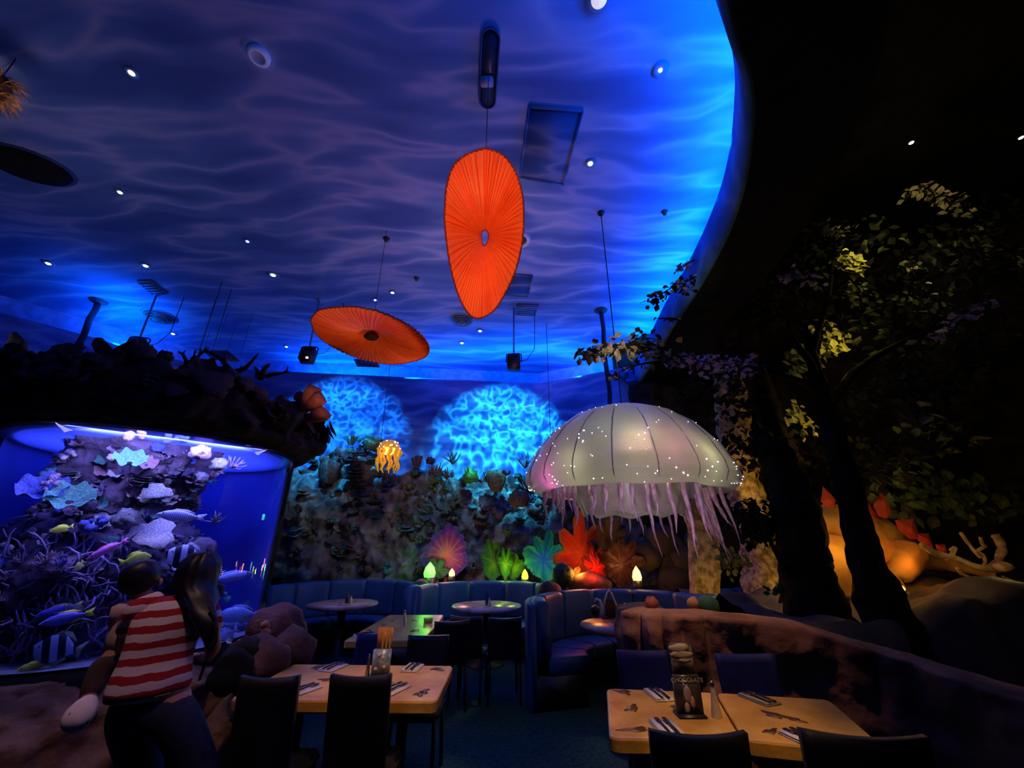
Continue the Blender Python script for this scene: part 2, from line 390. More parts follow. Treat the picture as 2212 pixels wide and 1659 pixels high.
# dome lamp at the top edge and the round speaker
for px, py, r_, m1, lab, nm in ((1293, -8, .11, m_dimw, 'frosted round ceiling lamp at the top edge of the view', 'dome_lamp'), (560, 118, .10, mat('white_plastic', (.55, .6, .8)), 'pale blue round ceiling speaker in the upper left', 'ceiling_speaker')):
    p = atz(px, py, ZC); t = thing(nm, lab, 'ceiling light' if 'lamp' in nm else 'speaker', p)
    g = G(); g.lathe([(r_, 0), (r_, -.03), (r_*.8, -.055), (r_*.62, -.05)], 28, c=p); part('rim', g, mat('white_plastic', (.55, .6, .8)) if nm != 'dome_lamp' else m_trim, t)
    g = G(); g.lathe([(r_*.62, -.05), (r_*.4, -.03 if nm != 'dome_lamp' else -.075), (.0001, -.03 if nm != 'dome_lamp' else -.085)], 28, c=p); part('cover', g, m1 if nm == 'dome_lamp' else mat('speaker_mesh', (.3, .3, .55)), t)
if True:                                    # unseen spot added below the speaker to brighten it
    p = atz(560, 118, ZC)
    light('SPOT', 'speaker_fill', p+Vector((.3, .2, -1.2)), 6, (.35, .5, 1), p, size=.02, angle=14, blend=.5)
def round_vent(px, py, rad, lab):
    p = atz(px, py, ZC); t = thing('round_vent', lab, 'vent', p)
    for k, (ro, z0) in enumerate(((1, 0), (.82, -.03), (.62, -.06), (.42, -.09))):
        g = G(); g.lathe([(rad*ro, z0), (rad*ro*.98, z0-.03), (rad*ro*.74, z0-.012), (rad*ro*.74, z0+.02)], 28, c=p)
        part('cone_ring', g, mat('vent_grey', (.10, .10, .13), r=.5) if k else m_trim, t)
    g = G(); g.lathe([(rad*.3, -.11), (.0001, -.13)], 20, c=p); part('centre_plate', g, mat('vent_grey', (.10, .10, .13)), t)
round_vent(343, 682, .30, 'large round ceiling vent over the left end of the reef')
round_vent(999, 690, .26, 'large round ceiling vent below the tall orange pendant')
# half hidden ring behind the tall pendant
p = atz(1122, 516, ZC); t = thing('round_vent', 'round ceiling vent half hidden behind the tall orange pendant', 'vent', p)
g = G(); g.lathe([(.17, 0), (.16, -.05), (.115, -.03)], 26, c=p); part('rim', g, mat('white_plastic', (.55, .6, .8)), t)
g = G(); g.lathe([(.115, -.03), (.0001, -.01)], 26, c=p); part('grille', g, m_metal, t)
# canopies
def canopy(px, py, r_, lab):
    p = atz(px, py, ZC); o = part('ceiling_hook', G().lathe([(r_*1.5, 0), (r_*1.4, -.012), (r_, -.02), (r_*.8, -.06), (.0001, -.07)], 16, c=p), m_metal, None); tag(o, lab, 'hook'); return o
canopy(1435, 457, .03, 'small dark ceiling hook alone beside the bright curve'); canopy(900, 600, .03, 'small dark ceiling hook left of the tall pendant')
canopy(835, 515, .035, 'faint ceiling hook in the middle of the wavy ceiling')
m_hatch = wavy('hatch_paint', (.02, .05, .17), (.04, .09, .24), (.14, .17, .32), .75, 2.3)
# square hatches and vents
def hatch(q, lab, m, name='ceiling_hatch', th=.02, cat='hatch', slats=0):
    P = [atz(x, y, ZC) for x, y in q]; c = sum(P, Vector())/4; t = thing(name, lab, cat, c)
    n_ = G(); n_.prism([((p-c)*1.0+c)[:2] for p in P], ZC-th, ZC); part('panel', n_, m, t)
    for i in range(4):
        a, b = P[i], P[(i+1) % 4]; d = (b-a).normalized(); s = Vector((-d.y, d.x, 0))*.012
        g = G(); g.prism([(a+s)[:2], (b+s)[:2], (b-s)[:2], (a-s)[:2]], ZC-th-.01, ZC); part('frame_bar', g, m_hatch, t)
    for k in range(slats):
        f_ = (k+1)/(slats+1); a, b = P[0].lerp(P[3], f_), P[1].lerp(P[2], f_); s = (P[3]-P[0]).normalized()*.012
        g = G(); g.prism([(a+s)[:2], (b+s)[:2], (b-s)[:2], (a-s)[:2]], ZC-th-.02, ZC-th); part('slat', g, m_trim, t)

hatch(((1143, 227), (1258, 237), (1217, 397), (1123, 380)), 'big square painted hatch right of the tall orange pendant', m_hatch)
hatch(((1095, 590), (1150, 594), (1140, 640), (1088, 636)), 'faint rectangular ceiling hatch right of the pendant tip', m_hatch)
hatch(((1119, 656), (1163, 658), (1155, 680), (1112, 678)), 'small square ceiling grille above the hanging projector', mat('vent_grey', (.10, .10, .13)), 'ceiling_grille', cat='vent', slats=5)
hatch(((298, 606), (326, 605), (362, 632), (330, 634)), 'flat dark ceiling vent left of the bright downlight', m_hatch, 'ceiling_grille', cat='vent', slats=4)
# long rounded slot fixture the tall pendant hangs under
a, b = atz(1060, 80, ZC), atz(1053, 212, ZC); d = (b-a); L_ = d.length; dr = .085
pts = []
ang = math.atan2(d.y, d.x)
for i in range(13): pts.append((b.x+dr*math.cos(ang-PI/2+PI*i/12), b.y+dr*math.sin(ang-PI/2+PI*i/12)))
for i in range(13): pts.append((a.x+dr*math.cos(ang+PI/2+PI*i/12), a.y+dr*math.sin(ang+PI/2+PI*i/12)))
t = thing('slot_fixture', 'long dark rounded slot fixture above the tall orange pendant', 'ceiling fixture', (a+b)/2)
g = G(); g.prism(pts, ZC-.03, ZC); part('tray', g, mat('slot_dark', (.012, .02, .07), r=.4), t)
g = G(); g.tube([(p[0], p[1], ZC-.035) for p in pts+[pts[0]]], .008, 6, cap=False); part('lip', g, mat('slot_lip', (.03, .06, .2)), t)
mid_ = a.lerp(b, .66); g = G(); g.box(mid_-Vector((.08, .05, .06)), mid_+Vector((.05, .05, -.02)), bev=.008); part('lamp_head', g, mat('grey_plastic', (.3, .3, .45)), t)
# dark oval recess at far left
p = atz(62, 356, ZC); t = thing('oval_recess', 'blurred dark oval fixture at the left edge of the ceiling', 'ceiling fixture', p)
g = G(); M_ = Matrix.Rotation(.35, 4, 'Z')@Matrix.Diagonal((1.4, .9, 1, 1)); g.lathe([(.30, 0), (.29, -.05), (.2, -.1), (.0001, -.11)], 28, c=p, M=M_); part('housing', g, m_black, t)
g = G(); g.lathe([(.33, 0), (.33, -.02), (.30, -.02)], 28, c=p, M=M_); part('rim', g, mat('slot_lip', (.03, .06, .2)), t)
# amber fringed lamp just at the left edge
c0 = at(-12, 190, 2.45); t = thing('fringed_lamp', 'amber bristly hanging lamp cut by the left edge', 'lamp', c0)
g = G(); g.lathe([(.0001, .16), (.06, .14), (.1, .05), (.09, -.05), (.04, -.12)], 14, c=c0); part('core', g, mat('dark_wicker', (.06, .03, .015)), t)
m_straw = mat('straw', (.8, .4, .12), r=.5, c2=(.3, .12, .04), sc=20)
g = G()
for i in range(130):
    a_ = R.uniform(0, 2*PI); z_ = R.uniform(-.14, .16); o_ = Vector((math.cos(a_), math.sin(a_), R.uniform(-.5, .3)))*R.uniform(.09, .15)
    q = c0+Vector((math.cos(a_)*.07, math.sin(a_)*.07, z_)); g.tube([q, q+o_*.6, q+o_+Vector((0, 0, -.03))], [.005, .005, .002], 4)
part('fringe', g, m_straw, t, kind='stuff')
t2 = part('cord', G().tube([c0+Vector((0, 0, .15)), Vector((c0.x, c0.y, ZC))], .005, 5), m_metal, t)
light('SPOT', 'fringe_spot', c0+Vector((.9, -.3, -.7)), 14, (1, .6, .25), c0, size=.03, angle=24)

# ------------------------------------------------------------------ projectors (black boxes on stems)
def projector(c, lab, yaw=0, glow=False, sz=(.24, .2, .28)):
    t = thing('projector', lab, 'projector', c); Mz = Matrix.Translation(c)@Matrix.Rotation(yaw, 4, 'Z')@Matrix.Rotation(-.25, 4, 'X')
    g = G(); g.box((-sz[0]/2, -sz[1]/2, -sz[2]/2), (sz[0]/2, sz[1]/2, sz[2]/2), M=Mz, bev=.015); part('body', g, m_metal, t)
    g = G(); g.tube([Mz@Vector(q) for q in ((-.14, 0, .0), (-.14, 0, .19), (-.1, 0, .21), (.1, 0, .21), (.14, 0, .19), (.14, 0, .0))], .012, 6); part('bracket', g, m_metal, t)
    g = G(); g.tube([c+Vector((0, 0, .2)), (c.x, c.y, ZC)], .016, 8); part('stem', g, m_trim, t)
    g = G(); g.lathe([(.05, 0), (.05, -.03), (.02, -.04)], 14, c=(c.x, c.y, ZC)); part('ceiling_plate', g, m_trim, t)
    g = G(); g.lathe([(.08, .10), (.085, .14), (.06, .145)], 16, M=Mz@Matrix.Rotation(-PI/2, 4, 'X')); part('lens_ring', g, m_metal, t)
    g = G(); g.tube([c+Vector((.13, .05, .05)), c+Vector((.25, .1, .1)), c+Vector((.4, .12, .35)), Vector((c.x+.42, c.y+.12, ZC))], .007, 5); part('cable', g, m_metal, t)
    if glow:
        g = G(); g.box((.02, -sz[1]/2-.004, -sz[2]/2+.004), (.06, -sz[1]/2+.02, -sz[2]/2+.03), M=Mz); part('indicator', g, mat('indicator_light', (1, 1, 1), em=(1, .95, .85), es=4), t)
projector(PJ1, 'black hanging projector left of the tilted orange pendant', .15, True)
projector(PJ2, 'black hanging projector under the central ceiling, right of the pendants', -.05)
projector(PJ3, 'black hanging projector above the antler rock at left', .4, True)

# poles, wires and hung boards
def pole(a, Yb, b, lab, rad, m):
    A = atz(*a, ZC); B = Vector((A.x, A.y, at(*b, A.y).z)); g = G(); n_ = 7
    g.tube([A.lerp(B, i/n_)+Vector((.02*math.sin(i*2.1), 0, 0)) for i in range(n_+1)], rad, 8)
    t = thing('ceiling_pole', lab, 'pole', B); part('pipe', g, m, t)
    g = G(); g.lathe([(rad*3, 0), (rad*2.6, -.03), (rad, -.06)], 14, c=A); part('ceiling_plate', g, m, t)
m_pole = mat('blue_grey_pole', (.01, .02, .05), r=.6)
pole((213, 650), 0, (160, 790), 'knobbly dark blue pole at the left by the cove', .05, m_pole)
pole((1298, 670), 0, (1318, 1000), 'dark blue pole behind the leafy branch', .045, m_pole)
wm = mat('wire', (.02, .03, .06), r=.4)
def wire(a, z, lab):
    A = atz(*a, ZC); g = G(); g.tube([(A.x, A.y, ZC), (A.x, A.y, z)], .006, 5); return tag(part('suspension_wire', g, wm, None), lab, 'wire')
wire((480, 608), 3.4, 'thin wire hanging left of the brightest downlight'); wire((500, 625), 3.4, 'second thin wire hanging beside the bright downlight')
wire((1180, 698), 2.9, 'thin wire left of the big jellyfish'); wire((855, 690), 3.2, 'thin wire running down to the small yellow jellyfish')
def board(q, Y, lab):
    P = [at(x, y, Y+dy) for (x, y), dy in zip(q, (0, 0, -.5, -.5))]; c = sum(P, Vector())/4; t = thing('hung_board', lab, 'board', c)
    g = G(); V = P+[p-Vector((0, 0, .03)) for p in P]; g.add(V, [(0, 1, 2, 3), (7, 6, 5, 4), (0, 4, 5, 1), (1, 5, 6, 2), (2, 6, 7, 3), (3, 7, 4, 0)]); part('board', g, mat('board_grey', (.03, .05, .08)), t)
    for p in P: part('wire', G().tube([p, (p.x, p.y, ZC)], .004, 4), wm, t)
board(((440, 757), (492, 757), (517, 779), (462, 774)), 7.6, 'flat dark board hung near the back left of the ceiling')
board(((765, 775), (812, 778), (820, 791), (772, 789)), 7.8, 'flat dark board hung behind the tilted orange pendant')

# ------------------------------------------------------------------ orange pleated pendants
m_silk = mat('orange_silk', (.98, .15, .02), r=.5, c2=(.88, .10, .015), sc=3, spec=.3)
N, L, b_ = nodes(m_silk); b_.inputs['Subsurface Weight'].default_value = 0
def pendant(c, U, V, outline, cen, bend, lab, wire_to=None, hole=.0, depth=.12, sag=None):
    """outline: 2-D closed rim in the U/V plane, cen the pleat centre; bend folds the sides back"""
    c = Vector(c); U = Vector(U).normalized(); V = Vector(V).normalized(); Nn = U.cross(V).normalized()
    t = thing('pleated_pendant', lab, 'pendant', c); n = 840; m = 18
    rim = crom(outline+[outline[0]], 40); cen = Vector(cen)
    def P(i, s_):
        q = (i/n*(len(rim)-1)); k = min(int(q), len(rim)-2); r_ = rim[k].lerp(rim[k+1], q-k); p = cen.lerp(r_, s_)
        pl = (.017*math.sin(i*.58+1.6*math.sin(i*.05))+.007*math.sin(i*1.37+i*i*.001))*min(1, s_*1.6)*(1 if s_ < .85 else 1-3.5*(s_-.85))
        dz = depth*(.55*(1-s_)**1.6+.9*(1-s_)**7) - bend*(p.x**2) + pl
        return c+U*p.x+V*p.y-Nn*0+Nn*(-dz)
    g = G(); s0 = hole; g.grid(lambda u, v: P(u*n, s0+(1-s0)*(v**1.15)), n, m, wrap=True)
    part('pleated_fabric', g, m_silk, t)
    part('rim_wire', G().tube([P(i, 1.0) for i in range(0, n+1, 4)], .008, 6, cap=False), mat('dark_red_wire', (.25, .02, .01)), t)
    hp = P(0, 0)+Nn*depth*.95
    part('core_shade', G().blob(hp, .10 if not hole else .03, 0, 1, 2, sq=(1, 1, .35)), mat('core_shade_dark', (.04, .008, .004), r=.8), t) if not hole else None  # dark blob standing in for the shaded recess at the pleat centre
    if hole: part('hole_rim', G().tube([P(i, s0) for i in range(0, n+1, 12)], .006, 6, cap=False), mat('dark_red_wire', (.25, .02, .01)), t)
    if wire_to is not None: part('wire', G().tube([wire_to[0], wire_to[1]], .004, 5), wm, t)
    return t
def planar(pxs, c, U, V):          # pixel outline cut with the pendant's plane, in its own axes
    U = Vector(U).normalized(); V = Vector(V).normalized(); Nn = U.cross(V); out = []
    for x, y in pxs:
        d = ray(x, y); t = (c-Vector((0, 0, CH))).dot(Nn)/d.dot(Nn); p = Vector((0, 0, CH))+d*t-c
        out.append((p.dot(U), p.dot(V)))
    return out
c1 = at(1046, 500, 2.85); U1 = Vector((1, 0, 0)); V1 = Vector((0, -.45, .9)).normalized()
o1 = planar([(1048, 320), (1085, 335), (1112, 372), (1127, 420), (1131, 470), (1127, 530), (1112, 590), (1085, 645), (1062, 675), (1031, 688), (1008, 672), (988, 630), (973, 570), (964, 500), (963, 455), (968, 400), (984, 358), (1012, 333)], c1, U1, V1)
ce1 = planar([(1044, 500)], c1, U1, V1)[0]
top1 = planar([(1050, 322)], c1, U1, V1)[0]; tp = c1+U1*top1[0]+V1*top1[1]
pendant(c1, U1, V1, o1, ce1, .5, 'tall egg-shaped orange pleated silk pendant in the ceiling centre', (tp, Vector((tp.x, tp.y, ZC-.03))), hole=.10, depth=.22)
c2 = at(800, 735, 4.75); U2 = Vector((1, .0, -.22)).normalized(); V2 = Vector((.05, 1, .05)).normalized(); V2 = (V2-U2*V2.dot(U2)).normalized()
o2 = planar([(671, 690), (690, 670), (740, 663), (800, 668), (860, 690), (905, 718), (926, 746), (922, 768), (895, 780), (850, 787), (800, 781), (750, 765), (705, 741), (680, 717)], c2, U2, V2)
ce2 = planar([(795, 746)], c2, U2, V2)[0]
pendant(c2, U2, V2, o2, ce2, .0, 'tilted wide orange pleated silk disc pendant left of centre', (c2+Vector((0, 0, .28)), Vector((c2.x, c2.y, ZC))), depth=-.26)
c3 = at(415, 803, 6.6); U3 = Vector((1, 0, -.1)).normalized(); V3 = Vector((0, .95, .3)).normalized(); V3 = (V3-U3*V3.dot(U3)).normalized()
pendant(c3, U3, V3, [(.62*math.cos(a*PI/6), .4*math.sin(a*PI/6)) for a in range(12)], (0, 0), 0, 'orange pleated pendant mostly hidden behind the tank hood', (c3, Vector((c3.x, c3.y, ZC))), depth=-.1)
light('SPOT', 'pendant_spot', (-2.5, 4.5, 5.3), 60, (1, .5, .25), c3, size=.05, angle=30)

# ------------------------------------------------------------------ big jellyfish
m_bell = mat('frosted_bell', (.40, .36, .44), r=.22, c2=(.26, .24, .30), sc=2.5, spec=.6, bump=.15, bsc=60)
N, L, b_ = nodes(m_bell); b_.inputs['Transmission Weight'].default_value = 0
tr = N.new('ShaderNodeBsdfTranslucent'); tr.inputs[0].default_value = (.62, .58, .56, 1); mxs = N.new('ShaderNodeMixShader'); mxs.inputs[0].default_value = .5
L.new(b_.outputs[0], mxs.inputs[1]); L.new(tr.outputs[0], mxs.inputs[2]); L.new(mxs.outputs[0], N['Material Output'].inputs[0])
m_tent = mat('clear_pink_resin', (.95, .68, .9), r=.08, c2=(.7, .35, .65), sc=14, spec=1, alpha=.7, bump=.6, bsc=60)
m_dot = mat('fibre_light', (1, 1, 1), em=(1, .9, .95), es=5)
JC = Vector((1.29, 4.5, 2.24)); JR = 1.11
t = thing('jellyfish_lamp', 'huge frosted glass-like jellyfish hanging with tiny lights', 'jellyfish', JC)
def bell(u, v, off=0):
    a = 2*PI*u; rib = 1+.012*math.cos(a*16)
    pr = [(0.001, .86), (.28, .83), (.52, .73), (.74, .55), (.9, .34), (1.0, .12), (1.02, .0), (.99, -.08), (.92, -.13), (.84, -.12), (.78, -.05)]
    q = v*(len(pr)-1); i = min(int(q), len(pr)-2); r_, z = Vector(pr[i]).lerp(Vector(pr[i+1]), q-i)
    r_ *= (rib+off); 
    if v > .6: z += .03*(v-.6)*math.sin(a*9)+.02*(v-.6)*math.sin(a*5+1)
    return JC+Vector((r_*JR*math.cos(a), r_*JR*math.sin(a)*.85, z*JR*.90))
g = G(); g.grid(lambda u, v: bell(u, v), 96, 40, wrap=True); part('bell', g, m_bell, t)
g = G(); g.grid(lambda u, v: JC+Vector((math.cos(2*PI*u)*(.62-.12*v+.03*math.sin(u*60)), math.sin(2*PI*u)*(.5-.1*v), -.05-.3*v+.02*math.sin(u*50))), 72, 8, wrap=True)
part('inner_ruffle', g, mat('ruffle_film', (.4, .34, .34), r=.3, alpha=.8), t)
for k in range(18):
    P = [bell((k+.5)/18, .1+.62*j/9, .002) for j in range(10)]
    if P[5].y < JC.y+.3: part('seam', G().tube(P, [.002, .004, .005, .006, .006, .006, .006, .006, .005, .003], 4), mat('bell_seam', (.27, .24, .29), r=.5), t)
import itertools
dot = G().blob((0, 0, 0), 1, 0, 1, 1).mesh('light_point', m_dot)
for k in range(240):
    u, v = R.random(), R.choice((R.uniform(.12, .75), R.uniform(.3, .82)))
    p = bell(u, v, .004)
    if p.y > JC.y+.15: continue
    part('light_point', dot, None, t, M=Matrix.Translation(p)@Matrix.Scale(R.choice((.004, .004, .005, .007)), 4))
for k in range(46):
    a = 2*PI*(k+R.uniform(-.3, .3))/46; r_ = R.uniform(.66, .86); p = JC+Vector((r_*JR*math.cos(a), r_*JR*.85*math.sin(a), -.1))
    Lt = R.uniform(.28, .62)*(1.15 if math.cos(a) > .3 else .95 if math.cos(a) > -.4 else .6); sw = Vector((.13*max(0, math.cos(a)), 0, 0))
    path = [p+Vector((.012*math.sin(j*1.1+k), .012*math.cos(j+k), 0))*j/3+sw*(j/6)**1.6+Vector((0, 0, -Lt*j/6)) for j in range(7)]
    part('tentacle', G().tube(path, [.020, .023, .019, .015, .012, .008, .002], 7, noise_=.5, seed=k), m_tent, t)
part('wire', G().tube([JC+Vector((-.02, -.1, .80)), (JC.x-.02, JC.y-.1, ZC)], .007, 6), wm, t)
g = G(); g.lathe([(.05, 0), (.045, -.03), (.02, -.05)], 14, c=(JC.x-.02, JC.y-.1, ZC)); part('ceiling_plate', g, m_metal, t)
light('POINT', 'jelly_inner', JC+Vector((-.12, -.64, .22)), 2.2, (.9, 1, .35), size=.04)
light('POINT', 'jelly_inner', JC+Vector((-.64, -.60, .06)), .9, (.9, 1, .45), size=.03)
light('POINT', 'jelly_inner', JC+Vector((.5, -.68, .1)), 1.0, (.9, 1, .45), size=.03)
light('POINT', 'jelly_inner', JC+Vector((-.86, -.42, -.02)), .9, (1, .15, .6), size=.03)
light('POINT', 'jelly_inner', JC+Vector((.16, -.78, .14)), .4, (1, .25, .35), size=.03)

# ------------------------------------------------------------------ coral prototypes (unit size, growing along +Z)
def g_tubes(seed=0, n=4):
    r = random.Random(seed); g = G()
    for i in range(n):
        a = r.uniform(0, 6.28); d = Vector((math.cos(a)*.35, math.sin(a)*.35, 1))*r.uniform(.6, 1); b = Vector((math.cos(a)*.15, math.sin(a)*.15, 0)); s = r.uniform(.12, .2)
        g.tube([b, b+d*.35, b+d*.7, b+d, b+d*.97, b+d*.7], [s*.6, s*.9, s, s*1.1, s*.8, s*.6], 9, cap=False, noise_=.25, seed=i+seed)
    return g
def g_plate(seed=0):
    r = random.Random(seed); g = G()
    for k in range(r.choice((2, 3, 4))):
        z = .25*k; rr = r.uniform(.5, 1); n = 22; ox = r.uniform(-.2, .2)
        ro = [rr*(1+.18*math.sin(3*a*2*PI/n+k+seed)+.1*math.sin(7*a*2*PI/n)) for a in range(n)]
        V = []
        for zz, s in ((z-.02, .2), (z+.04, 1.0), (z+.07, 1.0), (z+.02, .1)):
            V += [(ox+math.cos(2*PI*a/n)*ro[a]*s, math.sin(2*PI*a/n)*ro[a]*s, zz+.1*s) for a in range(n)]
        g.add(V, [(j*n+i, j*n+(i+1) % n, (j+1)*n+(i+1) % n, (j+1)*n+i) for j in range(3) for i in range(n)]+[tuple(3*n+i for i in range(n))])
    return g
def g_brain(seed=0): return G().blob((0, 0, .3), .6, .35, 2.2, 3, seed, sq=(1, 1, .8))
def g_bush(seed=0, n=16, th=.05):
    r = random.Random(seed); g = G()
    for i in range(n):
        d = Vector((r.uniform(-1, 1), r.uniform(-1, 1), r.uniform(.3, 1.2))).normalized(); q = Vector((0, 0, 0)); P = [q]
        for j in range(4): d = (d+Vector((r.uniform(-.4, .4), r.uniform(-.4, .4), r.uniform(-.1, .4)))).normalized(); q = q+d*r.uniform(.18, .3); P.append(q)
        g.tube(P, [th*1.5, th*1.3, th, th*.9, th*.5], 5)
    return g
def g_knobs(seed=0):
    r = random.Random(seed); g = G()
    for i in range(9): g.blob((r.uniform(-.5, .5), r.uniform(-.5, .5), r.uniform(0, .5)), r.uniform(.15, .32), .3, 2, 1, seed+i)
    return g
def g_barrel(seed=0):
    g = G(); g.lathe([(.25, 0), (.42, .3), (.5, .7), (.46, 1.0), (.38, 1.02), (.34, .8), (.2, .5), (.0001, .45)], 16)
    g.v = [tuple(Vector(p)*(1+.15*fb(p, 2.5)+.05*math.sin(math.atan2(p[1], p[0])*8))) for p in g.v]; return g
def g_ruffle(seed=0):
    g = G()
    for z, s in ((-.02, 1), (.02, 1)):
        pass
    g.grid(lambda u, v: Vector(((.15+.75*v)*math.cos(2*PI*u)*(1+.1*math.sin(u*2*PI*5+seed)), (.15+.75*v)*math.sin(2*PI*u), .5*v**1.5+.16*v*math.sin(u*2*PI*7+seed))), 42, 5, wrap=True)
    return g
KIND = {'tube_sponge': g_tubes, 'plate_coral': g_plate, 'brain_coral': g_brain, 'bushy_coral': g_bush, 'knobbly_coral': g_knobs, 'barrel_sponge': g_barrel, 'ruffled_coral': g_ruffle}
_pc = {}
def coral(kind, seed, m):
    k = (kind, seed, m.name)
    if k not in _pc: _pc[k] = KIND[kind](seed).mesh(kind, m)
    return _pc[k]

# ------------------------------------------------------------------ the reef wall behind the booths
PROF = [(-7, 2.6)]+[(p.x, p.z) for p in (at(x, y, 8.75) for x, y in ((560, 1040), (640, 1015), (700, 990), (755, 965), (800, 975), (860, 1015), (930, 1010), (1000, 1022), (1060, 1030), (1130, 1012), (1230, 1000), (1400, 1000)))]+[(6, 2.6)]
def lerpP(P, x):
    for (a, b), (c, d) in zip(P[:-1], P[1:]):
        if x <= c: t = (x-a)/(c-a); return b+(d-b)*max(0, min(1, t))
    return P[-1][1]
def backY(x): return 9.46+.118*(x-.7) if x < .7 else 9.46-.35*(x-.7)
RX0, RX1 = -6.6, 3.0
def reef(u, v):
    x = RX0+(RX1-RX0)*u; top = lerpP(PROF, x)-.08
    if v < .85: t = v/.85; z = t*top; y = backY(x)-.68+.4*t**2
    else: t = (v-.85)/.15; z = top-.1*t; y = backY(x)-.28+.26*t
    p = Vector((x, y, z)); d = .22*fb(p, 1.3)+.12*fb(p, 4)+.04*fb(p, 11)
    d += .10*max(0, noise.noise(p*2.2))
    return Vector((x+.05*fb(p, 5), y-d*(1 if v < .85 else .3), z+.14*fb(p+Vector((9, 0, 0)), 2.6)*(t if v < .85 else 1)))
t_reef = thing('reef_wall', 'rugged painted reef wall crusted with sponges behind the booths', 'artificial reef', (-2, 8.6, 0))
g = G(); g.grid(reef, 260, 100); part('rock_face', g, m_rock, t_reef)
cm = [mat('coral_rust', (.22, .09, .05), c2=(.09, .035, .02), sc=9, bump=.6), mat('coral_brown', (.15, .09, .07), c2=(.06, .035, .03), sc=9, bump=.6),
      mat('coral_olive', (.20, .22, .08), c2=(.08, .09, .03), sc=9, bump=.6), mat('coral_teal', (.14, .30, .28), c2=(.05, .14, .13), sc=9, bump=.6),
      mat('coral_plum', (.13, .07, .12), c2=(.05, .03, .05), sc=9, bump=.6), mat('coral_sand', (.36, .29, .22), c2=(.18, .13, .1), sc=9, bump=.6), mat('coral_slate', (.12, .13, .16), c2=(.05, .05, .07), sc=9, bump=.6)]
def on_reef(x, z, kind, m, s, up=None, out=0):
    top = lerpP(PROF, x)-.08; v = min(.85, .85*z/top); p = reef((x-RX0)/(RX1-RX0), v)
    d = up if up is not None else Vector((R.uniform(-.4, .4), -1, R.uniform(.1, .9)))
    part(kind, coral(kind, R.randint(0, 4), m), None, t_reef, M=frame(p+Vector((0, -out, 0)), d, R.uniform(0, 6.28), s))
for k in range(250):
    x = R.uniform(-4.3, 2.6); top = lerpP(PROF, x); z = R.uniform(.95, top)
    kd = R.choice(('brain_coral', 'knobbly_coral', 'plate_coral', 'tube_sponge', 'bushy_coral', 'ruffled_coral', 'knobbly_coral', 'barrel_sponge'))
    up = Vector((R.uniform(-.3, .3), -.5, 1)) if kd in ('plate_coral', 'tube_sponge', 'barrel_sponge') else None
    on_reef(x, z, kd, R.choice(cm), R.uniform(.07, .19), up)
# the shelf stack under the yellow jellyfish, top growths
for px, py, s in ((770, 985, .2), (765, 1003, .24), (772, 1022, .22), (780, 1045, .2), (790, 1075, .15), (800, 1090, .17), (815, 1093, .17), (780, 1060, .18), (830, 1065, .12), (760, 1035, .2)):
    p = at(px, py, 8.35); part('shelf_coral', coral('plate_coral', R.randint(0, 4), cm[4]), None, t_reef, M=frame(p, (0, -.25, 1), R.uniform(0, 6), s))
def topper(px, py, kind, m, s, Y=8.6, sd=1, up=(0, -.1, 1)):
    part(kind, coral(kind, sd, m), None, t_reef, M=frame(at(px, py, Y), up, R.uniform(0, 6), s))
topper(757, 962, 'tube_sponge', cm[2], .22); topper(775, 955, 'bushy_coral', cm[3], .2); topper(805, 968, 'brain_coral', cm[2], .34); topper(708, 1045, 'barrel_sponge', cm[1], .42, 8.45); topper(708, 1020, 'tube_sponge', cm[1], .35, 8.4)
topper(900, 1012, 'tube_sponge', cm[1], .28); topper(930, 1000, 'brain_coral', cm[4], .16); topper(978, 1002, 'bushy_coral', cm[6], .3); topper(940, 1030, 'bushy_coral', cm[0], .3); topper(965, 1035, 'bushy_coral', cm[0], .25)
topper(1017, 1038, 'brain_coral', mat('moss_green', (.14, .42, .06), c2=(.06, .18, .03), sc=9, bump=.8), .27, 8.45); topper(1012, 1028, 'bushy_coral', mat('moss_green', (.1, .4, .1)), .22, 8.4)
topper(1072, 1062, 'barrel_sponge', cm[0], .4, 8.4); topper(1085, 1030, 'ruffled_coral', cm[3], .2, 8.4); topper(1065, 1035, 'ruffled_coral', cm[3], .18, 8.4); topper(1135, 1010, 'bushy_coral', cm[4], .3); topper(700, 1000, 'brain_coral', cm[2], .12)
topper(835, 1040, 'knobbly_coral', cm[6], .3); topper(975, 1130, 'ruffled_coral', cm[0], .15); topper(1205, 1040, 'brain_coral', cm[1], .4); topper(1120, 1090, 'brain_coral', cm[0], .35, 8.3)

# the little yellow jellyfish on the reef
JY = at(839, 985, 7.9); t = thing('jellyfish_lamp', 'small glowing yellow beaded jellyfish lamp on top of the reef', 'jellyfish', JY)
m_yj = mat('amber_beads', (.9, .5, .05), r=.3, c2=(.45, .15, .02), sc=30, em=(1, .45, .03), es=.3); m_yj2 = mat('glowing_lantern', (1, .8, .2), em=(1, .72, .1), es=2.2)
g = G(); g.grid(lambda u, v: JY+Vector((math.cos(2*PI*u)*.205*math.sin(.05+v*1.75), math.sin(2*PI*u)*.205*math.sin(.05+v*1.75), .16+.16*math.cos(v*1.75)))*1.0, 30, 12, wrap=True); part('bell', g, m_yj, t)
part('lantern', G().blob(JY+Vector((0, -.02, .12)), .125, .08, 2, 2, sq=(1, 1, .9)), m_yj2, t)
for k in range(9):
    a = 2*PI*k/9+.2; q = JY+Vector((math.cos(a)*.2, math.sin(a)*.2, .14)); part('arm', G().tube([q+Vector((.03*math.sin(j*1.7+k), 0, -.075*j)) for j in range(7)], [.03, .036, .03, .034, .026, .02, .008], 6, noise_=.5, seed=k), m_yj, t)
